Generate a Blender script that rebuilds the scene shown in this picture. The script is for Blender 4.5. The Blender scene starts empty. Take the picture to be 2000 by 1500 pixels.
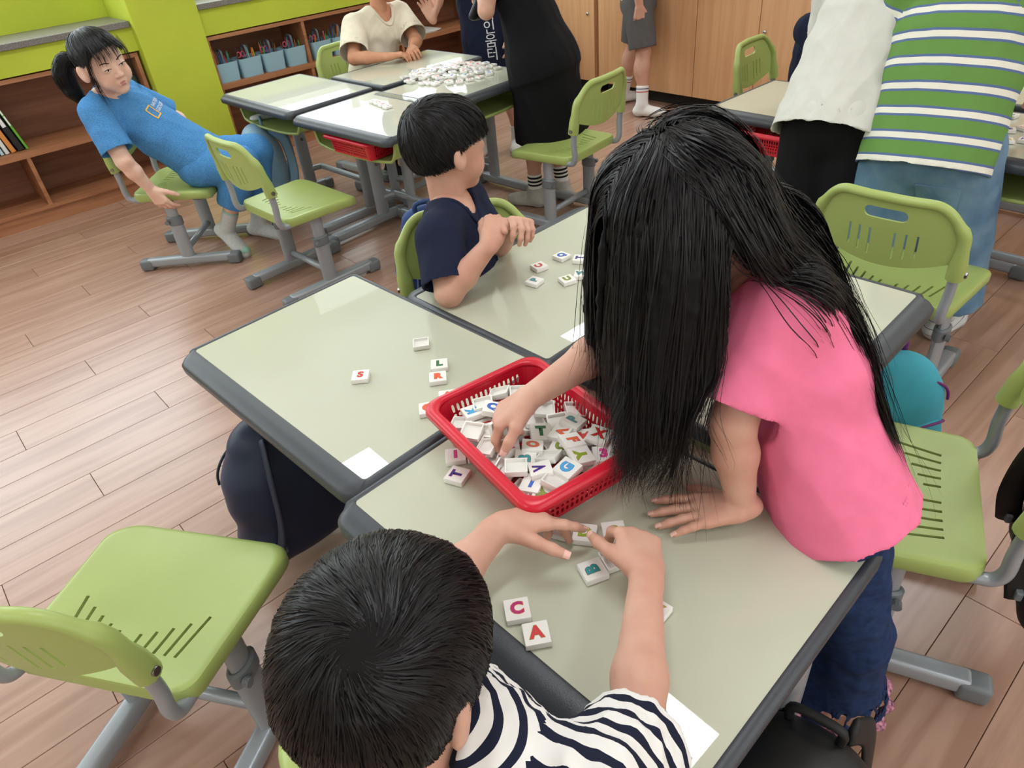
import bpy, bmesh, math, random
import numpy as np
from mathutils import Vector, Matrix
from mathutils.bvhtree import BVHTree

SC = bpy.context.scene
COL = SC.collection
PI = math.pi
rnd = random.Random(7)

# ------------------------------------------------------------------ camera
cam_d = bpy.data.cameras.new('camera')
cam_d.sensor_width = 36.0
cam_d.lens = 1375 / 2000 * 36.0
cam_d.clip_start = 0.02
cam_d.clip_end = 60
cam = bpy.data.objects.new('camera', cam_d)
COL.objects.link(cam)
RT = Vector((0.9945219, -0.0617351, -0.08435032))
UP = Vector((0.10452846, 0.58737027, 0.8025397))
FW = Vector((0.0, 0.80696031, -0.59060567))
cam.matrix_world = Matrix(((RT.x, UP.x, -FW.x, 0.0), (RT.y, UP.y, -FW.y, 0.0), (RT.z, UP.z, -FW.z, 1.376), (0, 0, 0, 1)))
SC.camera = cam

# ------------------------------------------------------------------ world, light, exposure
SC.view_settings.view_transform = 'Standard'
SC.view_settings.look = 'None'
SC.view_settings.gamma = 1.0
SC.view_settings.use_curve_mapping = False
SC.view_settings.exposure = 0.26
wd = bpy.data.worlds.new('world')
SC.world = wd
wd.use_nodes = True
wd.node_tree.nodes['Background'].inputs[0].default_value = (0.80, 0.90, 1.0, 1)
wd.node_tree.nodes['Background'].inputs[1].default_value = 1.0

# room axes: S runs along the window wall, N points from it into the room
RS = Vector((math.cos(math.radians(39)), math.sin(math.radians(39)), 0))
RN = Vector((RS.y, -RS.x, 0))
B0 = Vector((-2.652, 3.676, 0))
ROOM = Matrix(((RS.x, RN.x, 0, B0.x), (RS.y, RN.y, 0, B0.y), (0, 0, 1, 0), (0, 0, 0, 1)))  # local (s, n, z) -> world (left-handed: used for points only)
def rp(s, n, z): return B0 + RS * s + RN * n + Vector((0, 0, z))

def area_light(name, loc, target, sx, sy, power, col):
    l = bpy.data.lights.new(name, 'AREA'); l.shape = 'RECTANGLE'; l.size = sx; l.size_y = sy
    l.energy = power; l.color = col
    o = bpy.data.objects.new(name, l); COL.objects.link(o)
    o.location = loc
    o.rotation_euler = (Vector(target) - Vector(loc)).to_track_quat('-Z', 'Y').to_euler()
    return o
WIN_POWER = 12.0
LAMPS = [(3.37, 1.54), (0.51, 1.515), (3.37, 3.76), (0.51, 3.76), (-2.35, 1.58), (-2.35, 3.76), (0.51, 5.94), (3.37, 5.94), (-2.35, 5.94)]  # last panel added out of view to brighten the right side
# daylight coming in through the windows of the window wall
area_light('window_daylight', rp(-1.2, -0.02, 1.75), rp(-1.2, 4, 1.2), 3.6, 1.3, WIN_POWER, (0.86, 0.94, 1.0))
area_light('window_daylight', rp(2.6, -0.02, 1.75), rp(2.6, 4, 1.2), 2.0, 1.3, WIN_POWER * 0.55, (0.86, 0.94, 1.0))
area_light('right_fill', rp(0.0, 7.9, 1.75), rp(0.0, 4, 1.0), 5.0, 1.3, 45.0, (0.95, 0.97, 1.0))  # unseen fill light added for the dark right side; this wall has no windows

# ------------------------------------------------------------------ helpers: colour and materials
def lin(c):
    return tuple(((x / 255) / 12.92) if x <= 10.3 else (((x / 255) + 0.055) / 1.055) ** 2.4 for x in c)

MATS = {}
def mat(name, rgb, rough=0.5, metal=0.0, var=0.0, vscale=8.0, bump=0.0, bscale=60.0, spec=0.5, sss=0.0, coat=0.0, tint=None, sheen=0.0):
    """principled material; var mixes a slow noise into the colour, bump adds fine relief"""
    if name in MATS: return MATS[name]
    m = bpy.data.materials.new(name); m.use_nodes = True
    nt = m.node_tree; b = nt.nodes['Principled BSDF']
    col = (*lin(rgb), 1)
    b.inputs['Base Color'].default_value = col
    b.inputs['Roughness'].default_value = rough
    b.inputs['Metallic'].default_value = metal
    b.inputs['Specular IOR Level'].default_value = spec
    if sss:
        b.inputs['Subsurface Weight'].default_value = sss
        b.inputs['Subsurface Radius'].default_value = (0.012, 0.005, 0.003)
        b.inputs['Subsurface Scale'].default_value = 1.0
    if coat:
        b.inputs['Coat Weight'].default_value = coat; b.inputs['Coat Roughness'].default_value = 0.015
    if sheen:
        b.inputs['Sheen Weight'].default_value = sheen
    if var or bump:
        tc = nt.nodes.new('ShaderNodeTexCoord')
    if var:
        n = nt.nodes.new('ShaderNodeTexNoise'); n.inputs['Scale'].default_value = vscale; n.inputs['Detail'].default_value = 4
        nt.links.new(tc.outputs['Object'], n.inputs['Vector'])
        mx = nt.nodes.new('ShaderNodeMix'); mx.data_type = 'RGBA'
        t = lin(tint) if tint else tuple(c * (1 - var) for c in col[:3])
        mx.inputs['A'].default_value = (*t, 1); mx.inputs['B'].default_value = col
        rmp = nt.nodes.new('ShaderNodeMapRange'); rmp.inputs[1].default_value = 0.35; rmp.inputs[2].default_value = 0.65
        nt.links.new(n.outputs['Fac'], rmp.inputs[0]); nt.links.new(rmp.outputs[0], mx.inputs['Factor'])
        nt.links.new(mx.outputs['Result'], b.inputs['Base Color'])
    if bump:
        n2 = nt.nodes.new('ShaderNodeTexNoise'); n2.inputs['Scale'].default_value = bscale; n2.inputs['Detail'].default_value = 3
        nt.links.new(tc.outputs['Object'], n2.inputs['Vector'])
        bp = nt.nodes.new('ShaderNodeBump'); bp.inputs['Strength'].default_value = bump; bp.inputs['Distance'].default_value = 0.004
        nt.links.new(n2.outputs['Fac'], bp.inputs['Height']); nt.links.new(bp.outputs['Normal'], b.inputs['Normal'])
    MATS[name] = m
    return m

def wood_mat(name, dark, light, rough=0.4, scale=(3, 40, 40), rand=0.12, spec=0.5, coat=0.0):
    """straight-grained wood along local X; each object gets its own shade through Object Info random"""
    if name in MATS: return MATS[name]
    m = bpy.data.materials.new(name); m.use_nodes = True
    nt = m.node_tree; b = nt.nodes['Principled BSDF']; N = nt.nodes.new; L = nt.links.new
    tc = N('ShaderNodeTexCoord'); mp = N('ShaderNodeMapping'); mp.inputs['Scale'].default_value = scale
    L(tc.outputs['Object'], mp.inputs['Vector'])
    oi = N('ShaderNodeObjectInfo'); ad = N('ShaderNodeVectorMath'); ad.operation = 'ADD'
    ml = N('ShaderNodeMath'); ml.operation = 'MULTIPLY'; ml.inputs[1].default_value = 37.0
    L(oi.outputs['Random'], ml.inputs[0]); L(mp.outputs[0], ad.inputs[0]); L(ml.outputs[0], ad.inputs[1])
    n = N('ShaderNodeTexNoise'); n.inputs['Scale'].default_value = 1.0; n.inputs['Detail'].default_value = 6; n.inputs['Distortion'].default_value = 0.6
    L(ad.outputs[0], n.inputs['Vector'])
    cr = N('ShaderNodeValToRGB'); cr.color_ramp.elements[0].position = 0.36; cr.color_ramp.elements[1].position = 0.62
    cr.color_ramp.elements[0].color = (*lin(dark), 1); cr.color_ramp.elements[1].color = (*lin(light), 1)
    L(n.outputs['Fac'], cr.inputs['Fac'])
    hs = N('ShaderNodeHueSaturation'); mr = N('ShaderNodeMapRange')
    mr.inputs[3].default_value = 1 - rand; mr.inputs[4].default_value = 1 + rand
    L(oi.outputs['Random'], mr.inputs[0]); L(mr.outputs[0], hs.inputs['Value']); L(cr.outputs[0], hs.inputs['Color'])
    L(hs.outputs[0], b.inputs['Base Color'])
    b.inputs['Roughness'].default_value = rough; b.inputs['Specular IOR Level'].default_value = spec
    b.inputs['Coat Weight'].default_value = coat; b.inputs['Coat Roughness'].default_value = 0.27
    bp = N('ShaderNodeBump'); bp.inputs['Strength'].default_value = 0.08; bp.inputs['Distance'].default_value = 0.002
    L(n.outputs['Fac'], bp.inputs['Height']); L(bp.outputs[0], b.inputs['Normal'])
    MATS[name] = m
    return m

# ------------------------------------------------------------------ helpers: objects
def link(name, me, material=None, parent=None, smooth=False):
    o = bpy.data.objects.new(name, me); COL.objects.link(o)
    if material is not None:
        if not me.materials: me.materials.append(material)
    if parent is not None: o.parent = parent
    if smooth:
        me.polygons.foreach_set('use_smooth', [True] * len(me.polygons))
    return o

def mesh_pd(name, v, f, smooth=False):
    me = bpy.data.meshes.new(name)
    me.from_pydata([tuple(map(float, p)) for p in v], [], [tuple(int(i) for i in q) for q in f])
    me.update()
    if smooth: me.polygons.foreach_set('use_smooth', [True] * len(me.polygons))
    return me

def mesh_np(name, v, quads, smooth=True):
    """fast quad mesh from numpy arrays"""
    me = bpy.data.meshes.new(name)
    v = np.ascontiguousarray(v, np.float32); q = np.ascontiguousarray(quads, np.int32)
    k = q.shape[1]
    me.vertices.add(len(v)); me.vertices.foreach_set('co', v.ravel())
    me.loops.add(q.size); me.loops.foreach_set('vertex_index', q.ravel())
    me.polygons.add(len(q)); me.polygons.foreach_set('loop_start', np.arange(0, q.size, k, dtype=np.int32))
    try: me.polygons.foreach_set('loop_total', np.full(len(q), k, np.int32))
    except Exception: pass
    me.update(calc_edges=True)
    if smooth: me.polygons.foreach_set('use_smooth', np.ones(len(q), bool))
    me.validate()
    return me

def bm_mesh(name, bm, smooth=False):
    me = bpy.data.meshes.new(name); bm.normal_update(); bm.to_mesh(me); bm.free()
    if smooth: me.polygons.foreach_set('use_smooth', [True] * len(me.polygons))
    return me

def bm_box(bm, size, loc=(0, 0, 0), rot=None, bevel=0.0, seg=2):
    r = bmesh.ops.create_cube(bm, size=1.0)
    vs = r['verts']
    bmesh.ops.scale(bm, vec=size, verts=vs)
    if bevel:
        es = list({e for v in vs for e in v.link_edges})
        rb = bmesh.ops.bevel(bm, geom=es, offset=bevel, segments=seg, affect='EDGES', profile=0.5)
        vs = list({v for f in rb['faces'] for v in f.verts} | {v for v in vs if v.is_valid})
    M = Matrix.Translation(loc) @ (rot.to_4x4() if rot is not None else Matrix())
    bmesh.ops.transform(bm, matrix=M, verts=vs)
    return vs

def box_mesh(name, size, loc=(0, 0, 0), rot=None, bevel=0.0, seg=2, smooth=False):
    bm = bmesh.new(); bm_box(bm, size, loc, rot, bevel, seg)
    return bm_mesh(name, bm, smooth)

def sweep(pts, rad, n=10, closed=False, flat=1.0, cap=True, upv=None):
    """tube along pts with radius list; flat squashes the second axis; returns verts, faces"""
    P = [Vector(p) for p in pts]; m = len(P)
    R = rad if isinstance(rad, (list, tuple)) else [rad] * m
    V, F = [], []
    T = []
    for i in range(m):
        a = P[i - 1] if (i > 0 or closed) else P[i]; b = P[(i + 1) % m] if (i < m - 1 or closed) else P[i]
        T.append((b - a).normalized())
    u = Vector(upv) if upv is not None else Vector((0, 0, 1))
    if abs(u.dot(T[0])) > 0.95: u = Vector((1, 0, 0))
    x = T[0].cross(u).normalized()
    for i in range(m):
        x = (x - T[i] * x.dot(T[i])).normalized(); y = T[i].cross(x)
        for k in range(n):
            a = 2 * PI * k / n
            V.append(P[i] + x * (math.cos(a) * R[i]) + y * (math.sin(a) * R[i] * flat))
    for i in range(m if closed else m - 1):
        j = (i + 1) % m
        for k in range(n):
            k2 = (k + 1) % n
            F.append((i * n + k, i * n + k2, j * n + k2, j * n + k))
    if cap and not closed:
        F.append(tuple(reversed(range(n)))); F.append(tuple((m - 1) * n + k for k in range(n)))
    return V, F

def tube(name, pts, rad, material, parent=None, n=10, **k):
    V, F = sweep(pts, rad, n, **k)
    return link(name, mesh_pd(name, V, F, True), material, parent)

def smooth_path(pts, sub=6, closed=False):
    """Catmull-Rom through pts"""
    P = [np.array(p, float) for p in pts]; out = []; m = len(P)
    for i in range(m if closed else m - 1):
        p0 = P[i - 1] if (i > 0 or closed) else 2 * P[0] - P[1]
        p1 = P[i]; p2 = P[(i + 1) % m]
        p3 = P[(i + 2) % m] if (closed or i + 2 < m) else 2 * P[-1] - P[-2]
        for k in range(sub):
            t = k / sub
            out.append(0.5 * ((2 * p1) + (-p0 + p2) * t + (2 * p0 - 5 * p1 + 4 * p2 - p3) * t * t + (-p0 + 3 * p1 - 3 * p2 + p3) * t ** 3))
    if not closed: out.append(P[-1])
    return out

def thing(name, label, cat, loc=(0, 0, 0), rz=0.0, group=None, kind=None):
    o = bpy.data.objects.new(name, None); COL.objects.link(o)
    o.empty_display_size = 0.05
    o.location = loc; o.rotation_euler = (0, 0, rz)
    return tag(o, label, cat, group, kind)

def tag(o, label=None, cat=None, group=None, kind=None):
    if label: o['label'] = label
    if cat: o['category'] = cat
    if group: o['group'] = group
    if kind: o['kind'] = kind
    return o

def copy_tree(o, parent=None):
    c = o.copy(); COL.objects.link(c)
    if parent is not None: c.parent = parent
    for ch in o.children: copy_tree(ch, c)
    return c

def boolean_diff(me, cutter_me, name):
    a = bpy.data.objects.new('tmp_a', me); b = bpy.data.objects.new('tmp_b', cutter_me)
    COL.objects.link(a); COL.objects.link(b)
    md = a.modifiers.new('cut', 'BOOLEAN'); md.operation = 'DIFFERENCE'; md.object = b; md.solver = 'EXACT'
    dg = bpy.context.evaluated_depsgraph_get()
    out = bpy.data.meshes.new_from_object(a.evaluated_get(dg)); out.name = name
    bpy.data.objects.remove(a); bpy.data.objects.remove(b)
    return out

def shade_by_angle(me, ang=40):
    """smooth faces, sharp where the angle between faces is large"""
    bm = bmesh.new(); bm.from_mesh(me)
    for f in bm.faces: f.smooth = True
    for e in bm.edges:
        if len(e.link_faces) == 2 and e.calc_face_angle(0) > math.radians(ang): e.smooth = False
    bm.to_mesh(me); bm.free()
    return me

_font = {}
def text_mesh(txt, size, depth=0.0, align='CENTER', res=3, bold=0.0):
    key = (txt, size, depth, align, bold)
    if key in _font: return _font[key]
    cu = bpy.data.curves.new('t', 'FONT'); cu.body = txt; cu.size = size; cu.extrude = depth; cu.offset = bold
    cu.align_x = align; cu.align_y = 'CENTER'; cu.resolution_u = res
    o = bpy.data.objects.new('t', cu); COL.objects.link(o)
    dg = bpy.context.evaluated_depsgraph_get()
    me = bpy.data.meshes.new_from_object(o.evaluated_get(dg)); me.name = 'letter'
    bpy.data.objects.remove(o); bpy.data.curves.remove(cu)
    me.materials.clear()
    _font[key] = me
    return me
# ================================================================== the setting
M_lime = mat('lime_paint', (190, 204, 60), 0.75, var=0.10, vscale=2.5, bump=0.25, bscale=160)
M_ceil = mat('ceiling_paint', (238, 238, 232), 0.9)
M_cream = mat('cream_paint', (226, 222, 206), 0.85)
M_granite = mat('granite_sill', (146, 140, 134), 0.35, var=0.5, vscale=260, tint=(84, 80, 78))
M_floor = wood_mat('floor_laminate', (158, 120, 101), (178, 142, 123), 0.34, (2.0, 26, 26), 0.035, 0.5, 0.55)
M_gap = mat('floor_joint', (96, 66, 48), 0.8)
M_shelf = wood_mat('shelf_wood', (150, 98, 66), (172, 118, 82), 0.5, (2.0, 30, 30), 0.03)
M_shelfin = wood_mat('shelf_back_wood', (128, 82, 58), (148, 98, 70), 0.55, (2.0, 30, 30), 0.03)
M_cab = wood_mat('cabinet_wood', (204, 154, 110), (214, 166, 122), 0.42, (30, 30, 1.6), 0.015)
M_dark = mat('dark_gap', (40, 36, 34), 0.8)

def quad_slab(name, corners, z0, z1, material, kind='structure', parent=None):
    """prism over a polygon given in room coordinates"""
    n = len(corners)
    v = [rp(s, t, z0) for s, t in corners] + [rp(s, t, z1) for s, t in corners]
    f = [tuple(range(n)), tuple(reversed(range(n, 2 * n)))] + [(i, i + n, (i + 1) % n + n, (i + 1) % n) for i in range(n)]
    me = mesh_pd(name, v, f)
    bm = bmesh.new(); bm.from_mesh(me); bmesh.ops.recalc_face_normals(bm, faces=bm.faces); bm.to_mesh(me); bm.free()
    o = link(name, me, material, parent)
    if kind and parent is None: o['kind'] = kind
    return o
def rbox(name, s0, s1, n0, n1, z0, z1, material, parent=None, kind=None, bevel=0.0):
    """axis-aligned box in room coordinates"""
    c = rp((s0 + s1) / 2, (n0 + n1) / 2, (z0 + z1) / 2)
    me = box_mesh(name, (s1 - s0, n1 - n0, z1 - z0), bevel=bevel)
    o = link(name, me, material)
    M = Matrix.Translation(c) @ Matrix.Rotation(math.radians(39), 4, 'Z')
    if parent is not None:
        o.parent = parent
        o.matrix_local = parent.matrix_basis.inverted() @ M
    else:
        o.matrix_world = M
    if kind: o['kind'] = kind
    return o

S0, S1, N0, N1, HC = -4.2, 4.2, -0.45, 8.0, 2.65
floor = quad_slab('floor', [(S0, N0), (S1, N0), (S1, N1), (S0, N1)], -0.10, -0.003, M_gap)
PLW = 0.142
plank_me = {}
rest = []
row = 0
n = -0.42
count = 0
while n < 7.95:
    lo, hi = -0.95 + 0.0, 4.2
    if n > 1.2: lo = -0.95
    if n > 3.6: hi = 3.4
    s = -1.75 + (row * 0.415) % 1.13 - 2.26
    if n > 5.15: lo = 99
    while s < hi:
        e = min(s + 1.13, 4.2)
        if e > lo and e - s > 0.05 and count < 300:
            key = round(e - s, 3)
            if key not in plank_me:
                plank_me[key] = box_mesh('plank', (e - s - 0.0016, PLW - 0.0016, 0.012), bevel=0.0006, seg=1)
            p = link('plank', plank_me[key], M_floor, floor)
            p.location = rp((s + e) / 2, n + PLW / 2, -0.006); p.rotation_euler = (0, 0, math.radians(39))
            count += 1
        elif e - s > 0.05: rest.append((s, e, n))
        s += 1.13
    n += PLW; row += 1

bm = bmesh.new()
for s, e, n in rest: bm_box(bm, (e - s - 0.0016, PLW - 0.0016, 0.012), rp((s + e) / 2, n + PLW / 2, -0.006), Matrix.Rotation(math.radians(39), 3, 'Z'))
link('plank', bm_mesh('plank', bm), M_floor, floor)['kind'] = 'stuff'
ceiling = quad_slab('ceiling', [(S0, N0), (S1, N0), (S1, N1), (S0, N1)], HC, HC + 0.1, M_ceil)
rbox('wall_far', 4.2, 4.3, N0, N1, 0, HC, M_cream, kind='structure')
rbox('wall_near', -4.3, -4.2, N0, N1, 0, HC, M_cream, kind='structure')
rbox('wall_right', S0, S1, 8.0, 8.1, 0, HC, M_cream, kind='structure')
# window wall: parapet behind the shelves, band above the shelves, pillar, lintel
wl = rbox('wall_left', S0, 1.2, N0 - 0.1, -0.34, 0.0, 1.06, M_lime, kind='structure')
rbox('wall_left_parapet', 1.2, S1, N0 - 0.1, -0.34, 0.0, 0.97, M_lime, kind='structure')
rbox('wall_left_lintel', S0, S1, N0 - 0.1, -0.2, 2.35, HC, M_lime, kind='structure')
rbox('wall_left_band', S0, 1.05, -0.34, 0.0, 0.735, 0.853, M_lime, kind='structure')
rbox('wall_left_band', 1.40, S1, -0.34, 0.0, 0.735, 0.87, M_lime, kind='structure')
rbox('trim_1', S0, 1.03, -0.36, 0.018, 0.853, 0.884, M_granite, kind='structure', bevel=0.003)
rbox('trim_2', 1.395, S1, -0.36, 0.018, 0.87, 0.90, M_granite, kind='structure', bevel=0.003)
rbox('wall_left_pillar', 1.035, 1.40, -0.45, 0.06, 0.09, HC, M_lime, kind='structure', bevel=0.006)
rbox('wall_left_pier', 3.6, 4.2, -0.45, 0.0, 0.735, HC, M_lime, kind='structure')
rbox('baseboard_left', 1.03, 1.42, -0.3, 0.03, 0.0, 0.09, M_shelf, kind='structure')
# windows with frames and bright overcast daylight outside
M_frame = mat('window_frame_white', (232, 234, 232), 0.4)
M_sky = bpy.data.materials.new('overcast_daylight'); M_sky.use_nodes = True
nt = M_sky.node_tree; nt.nodes.clear()
em = nt.nodes.new('ShaderNodeEmission'); em.inputs[0].default_value = (0.87, 0.95, 1.0, 1); em.inputs[1].default_value = 3.8
ou = nt.nodes.new('ShaderNodeOutputMaterial'); nt.links.new(em.outputs[0], ou.inputs[0])
def window(name, s0, s1, z0, z1, nx, n0=-0.40):
    w = thing(name, None, None, rp((s0 + s1) / 2, n0, z0), math.radians(39)); w['kind'] = 'structure'
    W, Hh = s1 - s0, z1 - z0
    bm = bmesh.new()
    for x in (-W / 2 + 0.03, W / 2 - 0.03): bm_box(bm, (0.06, 0.07, Hh), (x, 0, Hh / 2))
    for z in (0.03, Hh - 0.03): bm_box(bm, (W, 0.07, 0.06), (0, 0, z))
    for i in range(1, nx): bm_box(bm, (0.07, 0.06, Hh), (-W / 2 + W * i / nx, 0, Hh / 2))
    link('window_frame', bm_mesh('window_frame', bm), M_frame, w)
    for i in range(nx):
        p = link('pane', box_mesh('pane', (W / nx - 0.06, 0.006, Hh - 0.1)), M_sky, w)
        p.location = (-W / 2 + W * (i + 0.5) / nx, 0.045, Hh / 2)
    return w
window('window_1', -4.1, 1.03, 1.06, 2.35, 4)
window('window_2', 1.41, 3.6, 0.97, 2.35, 2)

# ceiling lights: flat LED panels, lit
M_led = bpy.data.materials.new('led_panel'); M_led.use_nodes = True
nt = M_led.node_tree; nt.nodes.clear()
em = nt.nodes.new('ShaderNodeEmission'); em.inputs[0].default_value = (0.92, 0.965, 1.0, 1); em.inputs[1].default_value = 15.5
ou = nt.nodes.new('ShaderNodeOutputMaterial'); nt.links.new(em.outputs[0], ou.inputs[0])
M_lampframe = mat('lamp_frame', (225, 225, 225), 0.4)
def ceiling_lamp(s, n, label):
    t = thing('ceiling_lamp', label, 'ceiling lamp', rp(s, n, HC - 0.05), math.radians(39), 'ceiling lamps')
    bm = bmesh.new()
    for x in (-0.62, 0.62): bm_box(bm, (0.03, 0.31, 0.05), (x, 0, 0.025))
    for y in (-0.14, 0.14): bm_box(bm, (1.27, 0.03, 0.05), (0, y, 0.025))
    link('lamp_frame', bm_mesh('lamp_frame', bm), M_lampframe, t)
    p = link('diffuser', box_mesh('diffuser', (1.21, 0.25, 0.01)), M_led, t); p.location = (0, 0, 0.006)
    return t
ROWN = {1.54: 'window row', 1.515: 'window row', 1.58: 'window row', 3.76: 'middle row', 5.94: 'inner row'}
COLN = {3.37: 'far end', 0.51: 'middle', -2.35: 'near end'}
for (s, n) in LAMPS:
    ceiling_lamp(s, n, 'flat white lit ceiling panel lamp, %s, at the %s of the room' % (ROWN[n], COLN[s]))

# ------------------------------------------------------------------ low shelves under the windows
def shelf_unit(s0, s1, mid, dividers_up, dividers_low, label, top=0.728):
    t = thing('low_bookshelf', label, 'bookshelf', rp((s0 + s1) / 2, -0.16, 0), math.radians(39))
    th = 0.02
    def part(name, a, b, n0, n1, z0, z1, m): return rbox(name, a, b, n0, n1, z0, z1, m, parent=t)
    part('plinth', s0, s1, -0.30, -0.012, 0.0, 0.075, M_shelf)
    part('bottom_board', s0, s1, -0.31, 0.0, 0.075, 0.095, M_shelf)
    part('back_panel', s0, s1, -0.33, -0.31, 0.0, top, M_shelfin)
    part('top_board', s0, s1, -0.31, 0.0, top - th, top, M_shelf)
    part('middle_board', s0 + th, s1 - th, -0.31, 0.0, mid - th * 1.6, mid, M_shelf)
    part('side_panel', s0, s0 + th, -0.31, 0.0, 0.095, top - th, M_shelf)
    part('side_panel', s1 - th, s1, -0.31, 0.0, 0.095, top - th, M_shelf)
    for d in dividers_up: part('divider', d, d + th, -0.31, -0.004, mid, top - th, M_shelf)
    for d in dividers_low: part('divider', d, d + th, -0.31, -0.004, 0.095, mid - th * 1.6, M_shelf)
    return t
shelf_unit(-1.15, 1.02, 0.383, [], [-0.55, 0.29], 'long open wooden bookshelf behind the girl leaning back in blue')
shelf_unit(1.41, 3.5, 0.468, [2.03, 2.75], [2.03, 2.75], 'open wooden shelf holding the pale blue pencil caddies')

# ------------------------------------------------------------------ tall wooden cabinets along the far wall
cb = (CB := Vector((0.754, 5.380, 0)))
def cabinet(n0, n1, doors, label, knobs):
    s0 = 3.72
    t = thing('storage_cabinet', label, 'cabinet', rp(s0 + 0.24, (n0 + n1) / 2, 0), math.radians(39))
    H = 1.15
    rbox('carcass', s0 + 0.02, s0 + 0.47, n0, n1, 0.085, H, M_cab, parent=t)
    rbox('gap_shade', s0 + 0.08, s0 + 0.44, n0 + 0.02, n1 - 0.02, 0.0, 0.085, M_dark, parent=t)  # dark block stands for the shade in the gap under the carcass
    for i, (a, b) in enumerate(doors):
        d = rbox('door', s0, s0 + 0.019, a + 0.002, b - 0.002, 0.088, H - 0.005, M_cab, parent=t, bevel=0.001)
        if knobs[i] is not None:
            kb = bmesh.new()
            V, F = sweep([(0, 0, 0), (-0.006, 0, 0), (-0.008, 0, 0)], [0.011, 0.010, 0.006], 14)
            k = link('lock', mesh_pd('lock', V, F, True), mat('lock_chrome', (190, 190, 190), 0.25, 1.0), d)
            k.location = (-0.0095, -(knobs[i][0] - (a + b) / 2), knobs[i][1] - (0.088 + H - 0.005) / 2)
    return t
cabinet(0.06, 0.92, [(0.06, 0.49), (0.49, 0.92)], 'wooden cabinet at the far corner, behind the girl in the black dress', [None, (0.86, 0.519)])
cabinet(0.955, 2.64, [(0.955, 1.75), (1.75, 2.175), (2.175, 2.64)], 'long wooden cabinet behind the child in grey shorts', [None, (2.213 - 0.0, 0.5), None])
cabinet(2.66, 4.3, [(2.66, 3.2), (3.2, 3.75), (3.75, 4.3)], 'wooden cabinet behind the two children leaning over the right desks', [None, None, None])
tube('hanging_cable', smooth_path([rp(3.705, 1.60, 0.95), rp(3.70, 1.66, 0.75), rp(3.70, 1.80, 0.68), rp(3.70, 1.93, 0.70), rp(3.705, 2.0, 0.95)]), 0.004, mat('black_rubber', (20, 20, 20), 0.5))
tag(bpy.data.objects['hanging_cable'], 'thin black cable drooping across the wooden cabinet front', 'cable')
cab2 = [o for o in COL.objects if o.get('label', '').startswith('long wooden cabinet')][0]
for n_ in (2.50, 2.60):
    wv, wf = sweep([(0, -0.012, 0), (0, 0.012, 0)], [0.028, 0.028], 16)
    w_ = link('caster', mesh_pd('caster', wv, wf, True), mat('caster_red', (120, 30, 36), 0.5), cab2)
    w_.matrix_local = cab2.matrix_basis.inverted() @ (Matrix.Translation(rp(3.745, n_, 0.03)) @ Matrix.Rotation(math.radians(39), 4, 'Z'))
# ================================================================== desks
M_top = mat('desk_laminate', (192, 195, 174), 0.45, var=0.03, vscale=3, coat=1.0, spec=0.2)
M_edge = mat('desk_edge_rubber', (58, 62, 68), 0.42, bump=0.12, bscale=500)
M_green = mat('green_plastic', (166, 184, 104), 0.38, var=0.06, vscale=5, bump=0.03, bscale=300)
M_tray = mat('tray_plastic', (158, 176, 100), 0.45)
M_steel = mat('grey_powder_coat', (158, 164, 170), 0.35, metal=0.25)
M_cap = mat('grey_plastic_cap', (112, 118, 122), 0.45)
M_screw = mat('screw_steel', (150, 150, 150), 0.25, 1.0)

def rrect(x0, x1, y0, y1, rf, rb, k=6):
    """rounded rectangle loop, front corner radius rf (y0 side), back rb"""
    P = []
    for cx, cy, r, a0 in ((x1 - rf, y0 + rf, rf, -90), (x1 - rb, y1 - rb, rb, 0), (x0 + rb, y1 - rb, rb, 90), (x0 + rf, y0 + rf, rf, 180)):
        for i in range(k + 1):
            a = math.radians(a0 + 90 * i / k)
            P.append((cx + r * math.cos(a), cy + r * math.sin(a)))
    return P
def loft(loops, cap0=False, cap1=False, closed_ring=False):
    n = len(loops[0]); V = [p for l in loops for p in l]; F = []
    for i in range(len(loops) - 1 + (1 if closed_ring else 0)):
        a = i * n; b = ((i + 1) % len(loops)) * n
        for k in range(n):
            k2 = (k + 1) % n
            F.append((a + k, a + k2, b + k2, b + k))
    if cap0: F.append(tuple(reversed(range(n))))
    if cap1: F.append(tuple((len(loops) - 1) * n + k for k in range(n)))
    return V, F

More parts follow.
